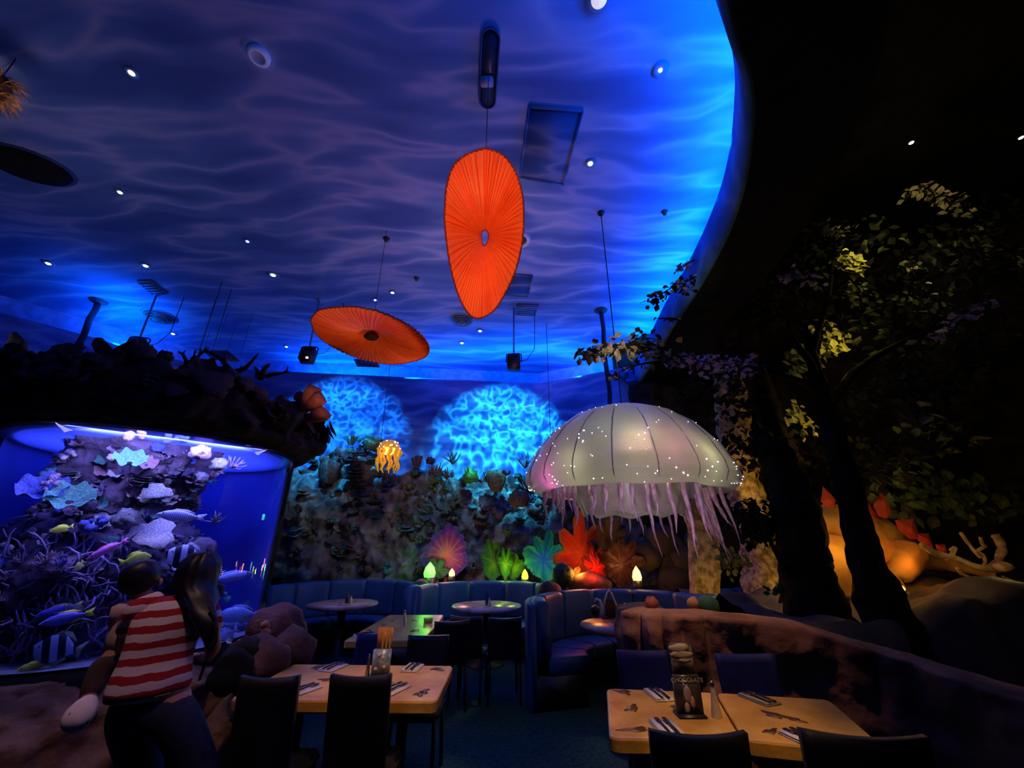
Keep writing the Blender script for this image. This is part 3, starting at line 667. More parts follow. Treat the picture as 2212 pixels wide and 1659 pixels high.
for k in range(26):
    a = R.uniform(0, 6.28); v = R.uniform(.1, 1); part('bead', dot, None, t, M=Matrix.Translation(JY+Vector((math.cos(a)*.21*math.sin(.05+v*1.75), math.sin(a)*.21*math.sin(.05+v*1.75), .16+.16*math.cos(v*1.75))))@Matrix.Scale(.012, 4))
light('POINT', 'yellow_jelly_glow', JY+Vector((0, -.4, 0)), 2.2, (1, .6, .1), size=.1)

# ------------------------------------------------------------------ lit fan corals along the booth tops
def fanmat(name, core, midc, edge, rc=.25, rm=.6, sc=1):
    m = mat(name, core, r=.5, spec=.35, bump=.5, bsc=14); N, L, b = nodes(m)
    tc = N.new('ShaderNodeTexCoord'); ln = N.new('ShaderNodeVectorMath'); ln.operation = 'LENGTH'
    nz = N.new('ShaderNodeTexNoise'); nz.inputs['Scale'].default_value = 5
    L.new(tc.outputs['UV'], ln.inputs[0])
    ad = N.new('ShaderNodeMath'); ad.operation = 'MULTIPLY_ADD'; ad.inputs[1].default_value = .35; L.new(tc.outputs['Object'], nz.inputs['Vector']); L.new(nz.outputs[0], ad.inputs[0]); L.new(ln.outputs['Value'], ad.inputs[2])
    cr = N.new('ShaderNodeValToRGB'); L.new(ad.outputs[0], cr.inputs[0]); E = cr.color_ramp.elements
    E[0].position = rc; E[0].color = (*core, 1); E[1].position = 1.0; E[1].color = (*edge, 1); e = E.new(rm+.15); e.color = (*midc, 1)
    e = E.new(.96); e.color = (*midc, 1)
    L.new(cr.outputs[0], b.inputs['Base Color'])
    tr = N.new('ShaderNodeBsdfTranslucent'); L.new(cr.outputs[0], tr.inputs[0]); mx = N.new('ShaderNodeMixShader'); mx.inputs[0].default_value = .45
    L.new(b.outputs[0], mx.inputs[1]); L.new(tr.outputs[0], mx.inputs[2]); L.new(mx.outputs[0], N['Material Output'].inputs[0])
    return m
def fan(px, py, Y, wpx, hpx, m, lab, lobes=7, spread=2.3, tilt=0, deep=.32, cup=.25, name='fan_coral', seed=0, round_=False, ax=0):
    b = at(px, py, Y); s = ray(px, py).dot(Vector((0, CP, SP)))*Y/ray(px, py).y/F; W, H = wpx*s/2, hpx*s; spread = 2*PI; lobes += 2
    g = G(); n = 120; rings = 14; V = []; uv = []
    for side in (0, 1):
        for j in range(rings+1):
            for i in range(n+1):
                a = -spread/2+spread*i/n; up_ = max(0, min(1, .65+math.cos(a+tilt))); rr = 1-deep*up_*(1-abs(math.sin(lobes*PI*i/n))**.8)-.06*abs(math.sin(lobes*4*PI*i/n)); rr *= 1+.10*math.sin(3*a+seed)+.05*math.sin(7*a+seed)
                fr = j/rings; r_ = fr*rr; x = math.sin(a+tilt)*r_; z = math.cos(a+tilt)*r_
                wv = .035*math.sin(lobes*2*PI*i/n)*fr+cup*fr*fr+.02*fb((x*3, z*3, seed), 2)
                th = (.035*(1-fr)+.012)*(1 if side else -1)
                V.append(b+Vector((x*W*(1 if z > 0 else 1+.35*z), -wv*H*.6+th, .40*H+z*H*(.60 if z > 0 else .42)))); uv.append((fr, 0))
    w_ = n+1; o = (rings+1)*w_; FF = []
    for s_ in (0, 1):
        for j in range(rings):
            for i in range(n):
                q = (s_*o+j*w_+i, s_*o+j*w_+i+1, s_*o+(j+1)*w_+i+1, s_*o+(j+1)*w_+i); FF.append(q if s_ else q[::-1])
    for i in range(n): a_ = rings*w_+i; FF.append((a_, a_+1, a_+1+o, a_+o))
    g.add(V, FF); me = g.mesh(name, m); ul = me.uv_layers.new(name='UVMap')
    for lp in me.loops: ul.data[lp.index].uv = uv[lp.vertex_index]
    t = thing(name, lab, 'coral', b); part('fan', me, None, t)
    part('stalk', G().tube([b-Vector((0, 0, .12)), b+Vector((0, .03, 0)), b+Vector((0, .05, .2*H))], [.04, .035, .02], 8, noise_=.3), m, t)
    # raised ribs
    for k in range(lobes):
        a = -spread/2+spread*(k+.5)/lobes; P = []
        if math.cos(a+tilt) < -.35: continue
        for j in range(6): fr = .1+.75*j/5; P.append(b+Vector((math.sin(a+tilt)*fr*W*(1 if math.cos(a) > 0 else .8), -(cup*fr*fr)*H*.6-.03, .42*H+math.cos(a+tilt)*fr*H*.55)))
        part('rib', G().tube(P, [.010, .010, .008, .007, .006, .003], 5), m, t)
    return b
f_pur = fanmat('purple_fan', (.6, .22, .12), (.30, .05, .22), (.12, .04, .32)); f_grn = fanmat('green_fan', (.3, .5, .05), (.06, .2, .03), (.05, .14, .05))
f_teal = fanmat('teal_fan', (.04, .14, .45), (.03, .30, .22), (.06, .34, .16)); f_org = fanmat('orange_leaf_coral', (1, .16, .01), (.8, .08, .01), (.5, .2, .04), .35, .55)
f_red = fanmat('red_lobed_coral', (.95, .03, .01), (.3, .015, .01), (.15, .02, .02)); f_och = fanmat('ochre_fan', (.6, .34, .05), (.55, .28, .04), (.4, .2, .04))
f_dk = fanmat('dark_maroon_coral', (.12, .03, .015), (.08, .02, .012), (.05, .015, .01)); f_dg = fanmat('dark_green_coral', (.07, .2, .05), (.03, .1, .04), (.02, .05, .02))
fan(962, 1250, 8.23, 108, 108, f_pur, 'round purple and red fan coral above the middle booth', 15, 2.9, 0, .1, .05, seed=1)
fan(944, 1252, 8.13, 62, 46, f_dg, 'dark green lobed coral in front of the purple fan', 4, 2.6, 0, .5, .2, 'lobed_coral', seed=2)
fan(1068, 1252, 8.23, 66, 84, f_grn, 'broad green fan coral left of the lime glow', 6, 2.2, -.15, .3, seed=3)
fan(1092, 1248, 8.13, 34, 66, f_grn, 'narrow lime-lit leafy coral in the middle of the green pair', 4, 1.8, .1, .4, seed=5)
fan(1112, 1250, 8.18, 44, 54, f_grn, 'small green fan coral just left of the yellow lamp', 5, 2.2, .3, .3, seed=4)
fan(1174, 1254, 7.98, 92, 102, f_teal, 'teal and blue veined fan coral left of the orange coral', 6, 2.5, 0, .35, seed=6)
fan(1258, 1262, 7.2, 128, 148, f_org, 'large glowing orange leaf coral under the jellyfish', 5, 2.3, -.05, .5, .1, 'leaf_coral', seed=7)
fan(1318, 1200, 7.4, 86, 82, f_och, 'ochre fan coral with ragged edge right of the orange coral', 8, 2.0, .3, .35, seed=8)
fan(1290, 1266, 6.9, 66, 90, f_red, 'bright red lobed coral in front of the orange one', 5, 1.3, -.3, .5, .05, 'lobed_coral', seed=9)
fan(1238, 1270, 6.85, 60, 48, f_dk, 'dark maroon lobed coral at the foot of the orange one', 4, 2.4, 0, .5, .1, 'lobed_coral', seed=10)
fan(1345, 1268, 6.9, 100, 110, f_dk, 'dark maroon fan coral with holes behind the amber lamp', 7, 2.4, .1, .35, .1, seed=11)
p = at(1216, 1243, 6.8); tag(part('moss_ball', G().blob(p, .17, .15, 3, 3, 5), mat('moss_dark', (.02, .07, .02), c2=(.01, .03, .01), sc=20, bump=1), None), 'dark green moss ball between teal fan and orange coral', 'moss')
p = at(1280, 1180, 7.0); tag(part('moss_ball', G().blob(p, .09, .2, 3, 2, 6), mat('moss_dark', (.02, .07, .02)), None), 'small green moss ball against the orange coral', 'moss')
def glow(px, py, Y, r_, col, lab, e, es=6, tall=1.2):
    p = at(px, py, Y); t = thing('glow_lamp', lab, 'lamp', p)
    m = mat('glow_'+'_'.join(str(int(c*99)) for c in col), col, em=col, es=es)
    g = G(); g.lathe([(.0001, -r_), (r_*.8, -r_*.7), (r_, 0), (r_*.75, r_*.7*tall), (r_*.25, r_*1.2*tall), (.0001, r_*1.4*tall)], 16, c=p); part('bulb', g, m, t)
    g = G(); g.lathe([(r_*1.1, -r_*1.8), (r_*1.15, -r_*.6), (r_*.9, -r_*.6), (r_*.9, -r_*1.0), (.0001, -r_*1.0)], 16, c=p); part('socket', g, m_metal, t)
    light('POINT', 'glow_light', p+Vector((0, -.16, .12)), e, col, size=.05)
glow(928, 1238, 7.93, .11, (.18, 1, .12), 'green glowing lamp at the left foot of the purple fan', 6, 1.6)
glow(976, 1240, 7.88, .055, (1, .42, .12), 'small amber glowing lamp at the right foot of the purple fan', 5, 4)
glow(1134, 1246, 7.88, .06, (.85, 1, .03), 'yellow teardrop lamp on the booth top left of the teal fan', 3, 3, 1.5)
glow(1376, 1247, 6.6, .07, (1, .45, .12), 'amber lamp in front of the dark maroon fan', 5, 4, 1.6)
light('POINT', 'glow_light', at(1092, 1235, 7.85), 4.5, (.55, 1, .05), size=.05)
light('POINT', 'glow_light', at(1282, 1240, 6.6), 5, (1, .06, .02), size=.05)
light('POINT', 'glow_light', at(1250, 1235, 6.75), 14, (1, .35, .05), size=.08)
light('POINT', 'glow_light', at(960, 1215, 7.8), 5, (.8, .25, .6), size=.08)
light('POINT', 'glow_light', at(1180, 1225, 7.6), 3.5, (.2, .7, .9), size=.08)
light('SPOT', 'glow_light', at(1335, 1250, 6.6), 6, (1, .75, .2), at(1325, 1150, 7.3), size=.03, angle=50)

# ------------------------------------------------------------------ booths
def rrect(w, h, r_, n=4):
    out = []
    for cx, cy, a0 in ((w-r_, r_, -PI/2), (w-r_, h-r_, 0), (r_, h-r_, PI/2), (r_, r_, PI)):
        for i in range(n+1): a = a0+PI/2*i/n; out.append((cx+r_*math.cos(a), cy+r_*math.sin(a)))
    return out
def arcsolid(c, r0, z0, prof, a0, a1, n=8, k=0):     # sweep a closed profile (radial, z) along an arc
    g = G(); m = len(prof); V = []
    for i in range(n+1):
        a = a0+(a1-a0)*i/n
        sq = 1 if 0 < i < n else .985
        for (x, z) in prof: V.append((c[0]+(r0+x)*math.cos(a), c[1]+(r0+x)*math.sin(a), z0+z*sq))
    FF = [(i*m+j, i*m+(j+1) % m, (i+1)*m+(j+1) % m, (i+1)*m+j) for i in range(n) for j in range(m)]+[tuple(range(m-1, -1, -1)), tuple(n*m+j for j in range(m))]
    return g.add(V, FF)
def booth(c, r_, a0, a1, segs, lab, h=1.0):
    t = thing('curved_booth', lab, 'booth', (c[0], c[1], 0)); a0, a1 = math.radians(a0), math.radians(a1)
    bp = rrect(.17, h-.44, .06); sp = rrect(.5, .16, .05)
    part('plinth', arcsolid(c, r_-.45, 0, rrect(.58, .3, .01), a0, a1, 24), m_metal, t)
    part('back_shell', arcsolid(c, r_+.12, 0, rrect(.07, h-.03, .02), a0, a1, 24), m_blueuph, t)
    for k in range(segs):
        b0 = a0+(a1-a0)*k/segs+.006; b1 = a0+(a1-a0)*(k+1)/segs-.006
        part('back_cushion', arcsolid(c, r_-.05, .44, bp, b0, b1), m_blueuph, t)
        part('seat_cushion', arcsolid(c, r_-.52, .3, sp, b0, b1), m_blueuph, t)
    return t
booth((-2.62, 6.97), 1.05, -12, 192, 6, 'curved blue booth around the left round table')
booth((-.38, 6.76), 1.04, 5, 180, 5, 'curved blue booth around the middle round table')
booth((1.40, 5.35), 1.06, 12, 196, 6, 'dark blue booth around the half hidden right round table')
booth((3.65, 5.5), 1.1, 15, 175, 5, 'shadowed blue booth behind the brown partition')
def rockpile(name, path, rad, m, lab, cat='rock', amp=.3, n=22, fr=3, flat=1):
    g = G(); P = crom(path, 5); rr = crom([(r_, 0) for r_ in rad], 5); mm = len(P)
    P3 = [Vector(path[0])]; K = len(P)
    # 3-D Catmull-Rom
    pts = []
    for i in range(len(path)-1):
        a, b, c, d = (Vector(path[max(i-1, 0)]), Vector(path[i]), Vector(path[i+1]), Vector(path[min(i+2, len(path)-1)]))
        for j in range(5):
            t = j/5; pts.append(.5*((2*b)+(c-a)*t+(2*a-5*b+4*c-d)*t*t+(3*b-3*c+d-a)*t**3))
    pts.append(Vector(path[-1])); g.tube(pts, [q[0] for q in rr], n, flat=flat)
    cen = sum(pts, Vector())/len(pts); V = []
    for i, p in enumerate(g.v):
        p = Vector(p); c = pts[i//n]; d = (p-c); V.append(tuple(p+d*amp*(fb(p, fr)+.4*fb(p, fr*3))))
    g.v = V; return tag(part(name, g, m, None), lab, cat)
rockpile('rock_divider', [(-1.5, 7.2, 0), (-1.48, 7.22, .5), (-1.5, 7.3, .85), (-1.48, 7.4, 1.02)], [.2, .17, .18, .08], m_brown, 'brown rock pillar between the left and middle booths')
rockpile('rock_divider', [(.58, 6.3, 0), (.5, 6.4, .5), (.55, 6.5, .85), (.5, 6.6, 1.04)], [.16, .15, .2, .1], m_brown, 'pale rock knob at the right end of the middle booth')
rockpile('rock_divider', [(.9, 6.9, 1.0), (1.2, 6.8, 1.05), (1.5, 6.8, 1.0)], [.1, .16, .08], m_brown, 'low rock lumps under the orange coral')

# round tables
def inlays(t, pts, z, m=m_inlay, sc=1):
    for k, (x, y) in enumerate(pts):
        n = 12; a0 = R.uniform(0, 6); L_, W_ = R.uniform(.03, .06)*sc, R.uniform(.014, .03)*sc; out = []
        for i in range(n):
            a = 2*PI*i/n; r_ = 1+.3*math.sin(3*a+k)+.2*math.sin(5*a); q = (math.cos(a)*L_*r_, math.sin(a)*W_*r_); out.append((x+q[0]*math.cos(a0)-q[1]*math.sin(a0), y+q[0]*math.sin(a0)+q[1]*math.cos(a0)))
        part('fossil_inlay', G().prism(out, z, z+.0015), m, t)
def round_table(c, r_, lab, m):
    t = thing('round_table', lab, 'table', (c[0], c[1], 0))
    part('tabletop', G().lathe([(.0001, .70), (r_-.03, .70), (r_, .71), (r_+.004, .73), (r_-.006, .75), (.0001, .75)], 40, c=(c[0], c[1], 0)), m, t)
    part('pedestal', G().lathe([(.28, 0), (.27, .02), (.05, .05), (.045, .4), (.06, .66), (.2, .7)], 18, c=(c[0], c[1], 0)), m_metal, t)
    inlays(t, [(c[0]+R.uniform(-.35, .35), c[1]+R.uniform(-.35, .35)) for i in range(7)], .75)
round_table((-2.62, 7.03), .52, 'pale round table in the left booth', m_pale)
round_table((-.38, 6.8), .52, 'pale round table in the middle booth', m_pale)
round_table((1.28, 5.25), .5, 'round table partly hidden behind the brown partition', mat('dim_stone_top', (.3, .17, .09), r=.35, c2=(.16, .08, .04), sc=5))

# ------------------------------------------------------------------ rectangular tables
def rect_table(q, lab, inl, m=m_wood, th=.07):
    P = [Vector((x, y)) for x, y in q]; c = sum(P, Vector((0, 0)))/4; t = thing('rectangular_table', lab, 'table', (c.x, c.y, 0))
    def outl(ins):
        out = []
        for i in range(4):
            p, pr, nx = P[i], P[i-1], P[(i+1) % 4]; d1, d2 = (pr-p).normalized(), (nx-p).normalized(); r_ = .05-ins; q = p+(d1+d2)*ins
            for k in range(6): f_ = k/5; out.append((q+d1*r_).lerp(q, f_).lerp(q.lerp(q+d2*r_, f_), f_))
        return out
    g = G(); V = []; lv = ((.012, .75-th), (0, .75-th+.012), (0, .738), (.005, .747), (.014, .75))
    for ins, z in lv: V += [(p.x, p.y, z+.0025*fb((p.x, p.y, z), 14, 2)) if z < .749 else (p.x, p.y, z) for p in outl(ins)]
    m_ = 24; g.add(V, [(j*m_+i, j*m_+(i+1) % m_, (j+1)*m_+(i+1) % m_, (j+1)*m_+i) for j in range(4) for i in range(m_)]+[tuple(range(m_-1, -1, -1)), tuple(4*m_+i for i in range(m_))])
    part('tabletop', g, m, t, smooth=False)
    for s in (-1, 1):
        a = c+(P[1]-P[0])*.28*s; part('leg_post', G().lathe([(.035, .02), (.035, .67)], 12, c=(a.x, a.y, 0)), m_metal, t)
        g = G(); g.box((a.x-.03, a.y-.28, 0), (a.x+.03, a.y+.28, .03), bev=.008); part('foot', g, m_metal, t)
    inlays(t, inl, .75, sc=1.3); return t
rect_table([(-1.67, 2.88), (-.44, 2.85), (-.44, 3.58), (-1.67, 3.63)], 'amber stone-topped table right of the woman, nearest left', [atz(x, y, .75)[:2] for x, y in ((710, 1468), (855, 1478), (945, 1446), (918, 1494), (905, 1500), (570, 1496), (690, 1441))])
rect_table([(-1.60, 4.42), (-.84, 4.45), (-.88, 5.91), (-1.59, 5.91)], 'long amber table running back between the booths', [atz(x, y, .75)[:2] for x, y in ((850, 1340), (830, 1350), (800, 1362), (895, 1362), (790, 1374), (895, 1340))])
rect_table([(.46, 2.38), (1.08, 2.36), (1.25, 3.0), (.60, 3.08)], 'amber stone-topped table in the right foreground, left half', [atz(x, y, .75)[:2] for x, y in ((1345, 1494), (1365, 1530), (1370, 1576))])
rect_table([(1.09, 2.36), (1.66, 2.22), (1.87, 2.88), (1.26, 3.0)], 'amber stone-topped table in the right foreground, right half', [atz(x, y, .75)[:2] for x, y in ((1675, 1545), (1665, 1580), (1722, 1556))])

# ------------------------------------------------------------------ chairs
def chair(x, y, yaw, lab, wd=.34, hb=.95, m=m_blackuph, tilt=.06):
    t = thing('dining_chair', lab, 'chair', (x, y, 0)); Mz = Matrix.Translation((x, y, 0))@Matrix.Rotation(yaw, 4, 'Z')
    # backrest at local y=0, the seat reaches out along +y
    w2 = wd/2
    def back(u, v, s):
        X = (u-.5)*2; z = .42+(hb-.42)*v; hh = z+(.010*X*X if v > .95 else 0)
        return Mz@Vector((X*w2*(1-.04*(1-v)), -tilt*v-.018*(1-X*X)+s*.018+.008*(X*X), hh))
    g = G(); n, m_ = 12, 10
    V = [back(i/n, j/m_, s) for s in (-1, 1) for j in range(m_+1) for i in range(n+1)]; w_ = n+1; o = (m_+1)*w_; FF = []
    for s in (0, 1):
        for j in range(m_):
            for i in range(n): q = (s*o+j*w_+i, s*o+j*w_+i+1, s*o+(j+1)*w_+i+1, s*o+(j+1)*w_+i); FF.append(q[::-1] if s else q)
    for i in range(n): FF += [(i, i+o, i+1+o, i+1), (m_*w_+i, m_*w_+i+1, m_*w_+i+1+o, m_*w_+i+o)]
    for j in range(m_): FF += [(j*w_, (j+1)*w_, (j+1)*w_+o, j*w_+o), (j*w_+n, j*w_+n+o, (j+1)*w_+n+o, (j+1)*w_+n)]
    g.add(V, FF); part('backrest', g, m, t)
    g = G(); g.box((-w2-.01, 0, .40), (w2+.01, .40, .47), M=Mz, bev=.025); part('seat', g, m, t)
    for sx in (-1, 1):
        part('leg', G().tube([Mz@Vector((sx*(w2-.02), .02, .42)), Mz@Vector((sx*(w2-.01), -.03, 0))], .014, 8), m_metal, t)
        part('leg', G().tube([Mz@Vector((sx*(w2-.02), .37, .42)), Mz@Vector((sx*(w2-.01), .39, 0))], .014, 8), m_metal, t)
    return t
def chair_px(xl, xr, yt, z, yaw, lab, **k):
    a, b = atz(xl, yt, z), atz(xr, yt, z); c = (a+b)/2; return chair(c.x, c.y+.05, yaw, lab, wd=abs(b.x-a.x), hb=z, **k)
chair_px(521, 648, 1463, .93, 0, 'black chair at the near left table, closer to the woman')
chair_px(716, 846, 1460, .93, 0, 'black chair at the near left table, right one of the near pair')
chair_px(764, 832, 1377, .86, PI, 'dark navy chair across the near left table, behind the menu card', m=m_navy)
chair_px(876, 966, 1380, .86, PI, 'black chair across the near left table, at its far right', m=mat('brown_black_leather', (.022, .018, .018), r=.35, spec=.4))
chair_px(1340, 1452, 1416, .88, PI, 'blue chair against the partition at the right foreground table', m=m_navy)
chair_px(1560, 1690, 1424, .88, PI, 'darker blue chair by the partition, right of the menu stand', m=m_navy)
chair_px(1405, 1610, 1584, .93, -.05, 'black chair back in front of the right foreground table')
chair_px(1742, 1990, 1588, .93, -.15, 'black chair back at the bottom right corner of the right table')
for i, (px, py) in enumerate(((975, 1345), (1010, 1335), (1090, 1338))):     # dark chairs before the middle booth
    p = atz(px, py, .8); chair(p.x, min(p.y, 6.0), (.3, -.2, .1)[i], ('black chair drawn up left before the middle booth', 'black chair in the middle before the middle booth', 'black chair at the right before the middle booth')[i], wd=.38, hb=.82, m=m_metal)

# ------------------------------------------------------------------ table settings
m_fork = mat('dark_cutlery', (.07, .04, .03), r=.3, metal=.6)
m_paper = mat('white_napkin', (.72, .66, .60), r=.8)
def setting(px, py, yaw, lab, z=.751, n=2, sc=1.0, mn=m_paper):
    p = atz(px, py, z); t = thing('napkin_setting', lab, 'napkin', p); Mz = Matrix.Translation(p)@Matrix.Rotation(yaw, 4, 'Z')@Matrix.Scale(sc, 4)
    g = G(); g.box((-.06, -.10, 0), (.06, .10, .008), M=Mz, bev=.003); part('napkin', g, mn, t)
    g = G(); g.box((-.058, -.098, .008), (-.004, .098, .014), M=Mz, bev=.003); part('napkin_fold', g, mn, t)
    for k, x in enumerate((-.02, .02)[:n]):
        g = G(); g.tube([Mz@Vector((x, -.095, .018)), Mz@Vector((x, .02, .02)), Mz@Vector((x, .04, .018))], [.006, .005, .004], 6); g.box((x-.011, .035, .015), (x+.011, .095, .020), M=Mz, bev=.002)
        part('fork' if k else 'knife', g, m_fork, t)
    return t
setting(720, 1443, -.25, 'napkin with cutlery, far left on the near left table'); setting(891, 1444, -.1, 'napkin with cutlery, far right on the near left table')
setting(655, 1492, -.45, 'napkin beside the left black chair on the near left table'); setting(852, 1490, -.4, 'napkin beside the right black chair on the near left table')
setting(1424, 1503, .1, 'napkin with cutlery at the far left of the right table'); setting(1442, 1576, .05, 'napkin with violet-lit fork behind the nearest black chair')
setting(1640, 1512, .35, 'folded napkin right of the cone shaker on the right table', mn=mat('grey_napkin', (.3, .28, .24))); setting(1742, 1600, .3, 'napkin at the bottom right edge of the right table')
setting(788, 1372, -.9, 'napkin on the front left corner of the long back table')
p = atz(1222, 1366, .46); tag(part('crumpled_napkin', G().blob(p+Vector((0, 0, .015)), .09, .5, 3, 2, 3, sq=(1.3, .8, .2)), m_paper, None), 'crumpled white napkin on the end of the right booth seat', 'napkin')
# cone shakers and bottles
def cone(px, py, h, lab, m, z=.75, r_=.028, name='cone_shaker'):
    p = atz(px, py, z); t = thing(name, lab, 'shaker', p)
    part('body', G().lathe([(r_, 0), (r_, .01), (r_*.35, h*.8), (r_*.3, h*.84)], 18, c=p), m, t); part('cap', G().lathe([(r_*.36, h*.82), (r_*.42, h*.9), (r_*.2, h), (.0001, h*1.02)], 14, c=p), m_steel, t)
m_cone = mat('pale_metal', (.75, .62, .5), r=.35, metal=.5)
cone(1549, 1550, .16, 'pale cone-shaped shaker beside the menu stand on the right table', m_cone)
cone(793, 1460, .13, 'slim steel shaker left of the menu card on the near left table', m_steel, r_=.016)
cone(757, 1304, .11, 'tiny pale shaker on the left round table', m_cone); cone(1057, 1310, .12, 'tiny clear shaker on the middle round table', m_cone)
cone(872, 1352, .16, 'clear-topped shaker on the long back table', m_cone, r_=.03)
def bottle(px, py, h, lab, z=.75, m=m_metal):
    p = atz(px, py, z); t = thing('sauce_bottle', lab, 'bottle', p); part('body', G().lathe([(.0001, 0), (.028, .002), (.03, h*.55), (.012, h*.75), (.011, h*.9)], 14, c=p), m, t); part('cap', G().lathe([(.014, h*.88), (.014, h), (.0001, h)], 12, c=p), m, t)
bottle(749, 1303, .15, 'dark bottle on the left round table', m=mat('brown_glass', (.1, .04, .02), r=.1)); bottle(1052, 1308, .22, 'tall dark blue bottle on the middle round table', m=mat('blue_glass', (.01, .05, .15), r=.1))
p = atz(925, 1345, .75); t = thing('glass_votive', 'green-lit glass votive on the long back table', 'votive', p)
part('glass', G().lathe([(.0001, 0), (.05, 0), (.055, .05), (.048, .05), (.044, .01), (.0001, .01)], 18, c=p), mat('green_glass', (.45, .7, .05), r=.05, spec=.8), t); part('wick_holder', G().lathe([(.015, .01), (.015, .035), (.0001, .04)], 10, c=p), m_metal, t)
light('POINT', 'votive_light', p+Vector((0, -.02, .10)), .13, (.75, 1, .1), size=.02)
# menu cards
def menu(px, py, wpx, hpx, lab, z=.75, kind=0):
    p = atz(px, py, z); s = (p.y*CP+(z-CH)*SP)/F; W, H = wpx*s, hpx*s*1.02; t = thing('menu_stand', lab, 'menu', p)
    m1 = mat('blue_menu_print', (.32, .40, .48), r=.3, c2=(.10, .16, .22), sc=26, spec=.5) if kind == 0 else mat('dark_menu_print', (.05, .045, .05), r=.3, c2=(.02, .02, .02), sc=18, spec=.5)
    top = .55 if kind == 0 else .52
    g = G(); g.box((p.x-W/2, p.y-.02, z+.005), (p.x+W/2, p.y+.02, z+H*top), bev=.003); fc = part('front_card', g, m1, t)
    g = G(); g.box((p.x-W*.42, p.y+.015, z+H*top*.9), (p.x+W*.46, p.y+.03, z+H), bev=.003); part('rear_card', g, mat('orange_menu_print', (.65, .2, .06), c2=(.3, .14, .04), sc=20) if kind == 0 else mat('grey_menu_print', (.30, .25, .22), c2=(.05, .04, .04), sc=22), t)
    g = G(); g.box((p.x-W*.54, p.y-.05, z), (p.x+W*.54, p.y+.05, z+.012), bev=.004); part('base', g, m_metal, t)
    if kind == 0:
        for k, (a, b) in enumerate(((-.25, .16), (.22, .2), (.1, .38), (-.1, .44))):
            part('printed_shell', G().blob((p.x+a*W, p.y-.022, z+b*H), .12*W, .3, 3, 1, k, sq=(1, .08, .8)), m_paper, fc)
        for a in (-.05, .16, .36): part('bottle_picture', G().lathe([(.06*W, 0), (.07*W, .2*H), (.025*W, .3*H), (.025*W, .38*H)], 8, c=(p.x+a*W, p.y-.005+.012, z+.56*H)), mat('amber_glass_print', (.5, .3, .12)), t)
    else:
        for k, (a, b, ra) in enumerate(((-.05, .3, .3), (.12, .2, .2), (-.12, .12, .18))): part('printed_picture', G().blob((p.x+a*W, p.y-.021, z+b*H), ra*W, .3, 3, 1, k, sq=(.6, .06, 1.1)), mat('mauve_print', (.34, .24, .26)), fc)
        for k, (a, b, ra) in enumerate(((-.1, .95, .5), (0, .86, .5), (.2, .77, .25))): part('dessert_picture', G().blob((p.x+a*W*.6, p.y+.013, z+b*H*.98), ra*W, .4, 4, 2, k+5, sq=(.9, .04, .28)), mat('cream_print', (.5, .42, .36)), t)
        cu = bpy.data.curves.new('lettering', 'FONT'); cu.body = 'CHOCOLATE'; cu.align_x = 'CENTER'; cu.size = .21*W; cu.extrude = .001
        o = bpy.data.objects.new('tmp', cu); COL.objects.link(o); me = evald(o, 'lettering'); bpy.data.objects.remove(o); me.materials.clear(); me.materials.append(mat('cream_print', (.5, .42, .36)))
        part('lettering', me, None, fc, M=Matrix.Translation((p.x, p.y-.022, z+H*.47))@Matrix.Rotation(PI/2, 4, 'X'))
        part('title_strip', G().box((p.x-W*.5, p.y-.019, z+H*.5), (p.x+W*.5, p.y+.01, z+H*.56)), m1, t)
menu(821, 1460, 38, 88, 'blue printed menu card with orange card behind on the near left table')
menu(1491, 1546, 56, 130, 'dark dessert menu stand on the right foreground table', kind=1)
# things on the half hidden table
p = atz(1320, 1336, .75); t = thing('menu_holder', 'pale metal menu holder with pointed top on the hidden round table', 'menu holder', p)
part('arch', G().tube([p+Vector(q) for q in ((-.09, 0, 0), (-.08, 0, .14), (-.03, 0, .27), (.0, 0, .31), (.03, 0, .27), (.08, 0, .14), (.11, 0, 0))], .012, 7), mat('pale_metal', (.75, .62, .5)), t)
part('card', G().box(p+Vector((-.05, .01, .0)), p+Vector((.06, .02, .2))), m_brown, t); part('foot', G().box(p+Vector((-.11, -.03, 0)), p+Vector((.12, .03, .012))), m_metal, t)
p = atz(1291, 1330, .75); t = thing('curled_figurine', 'small white and black curled ornament left of the menu holder', 'ornament', p)
part('neck', G().tube([p+Vector(q) for q in ((.05, 0, 0), (.06, 0, .1), (.04, 0, .17), (0, 0, .19), (-.03, 0, .15))], [.03, .022, .02, .018, .01], 8), mat('white_plastic', (.55, .6, .8)), t); part('base', G().blob(p+Vector((-.02, .03, .06)), .06, .2, 2, 2), m_metal, t)
for i, (px, py) in enumerate(((1340, 1330), (1352, 1325))): bottle(px, py, .12, ('pale jar right of the menu holder', 'second pale jar right of the menu holder')[i], m=mat('pale_metal', (.75, .62, .5)))

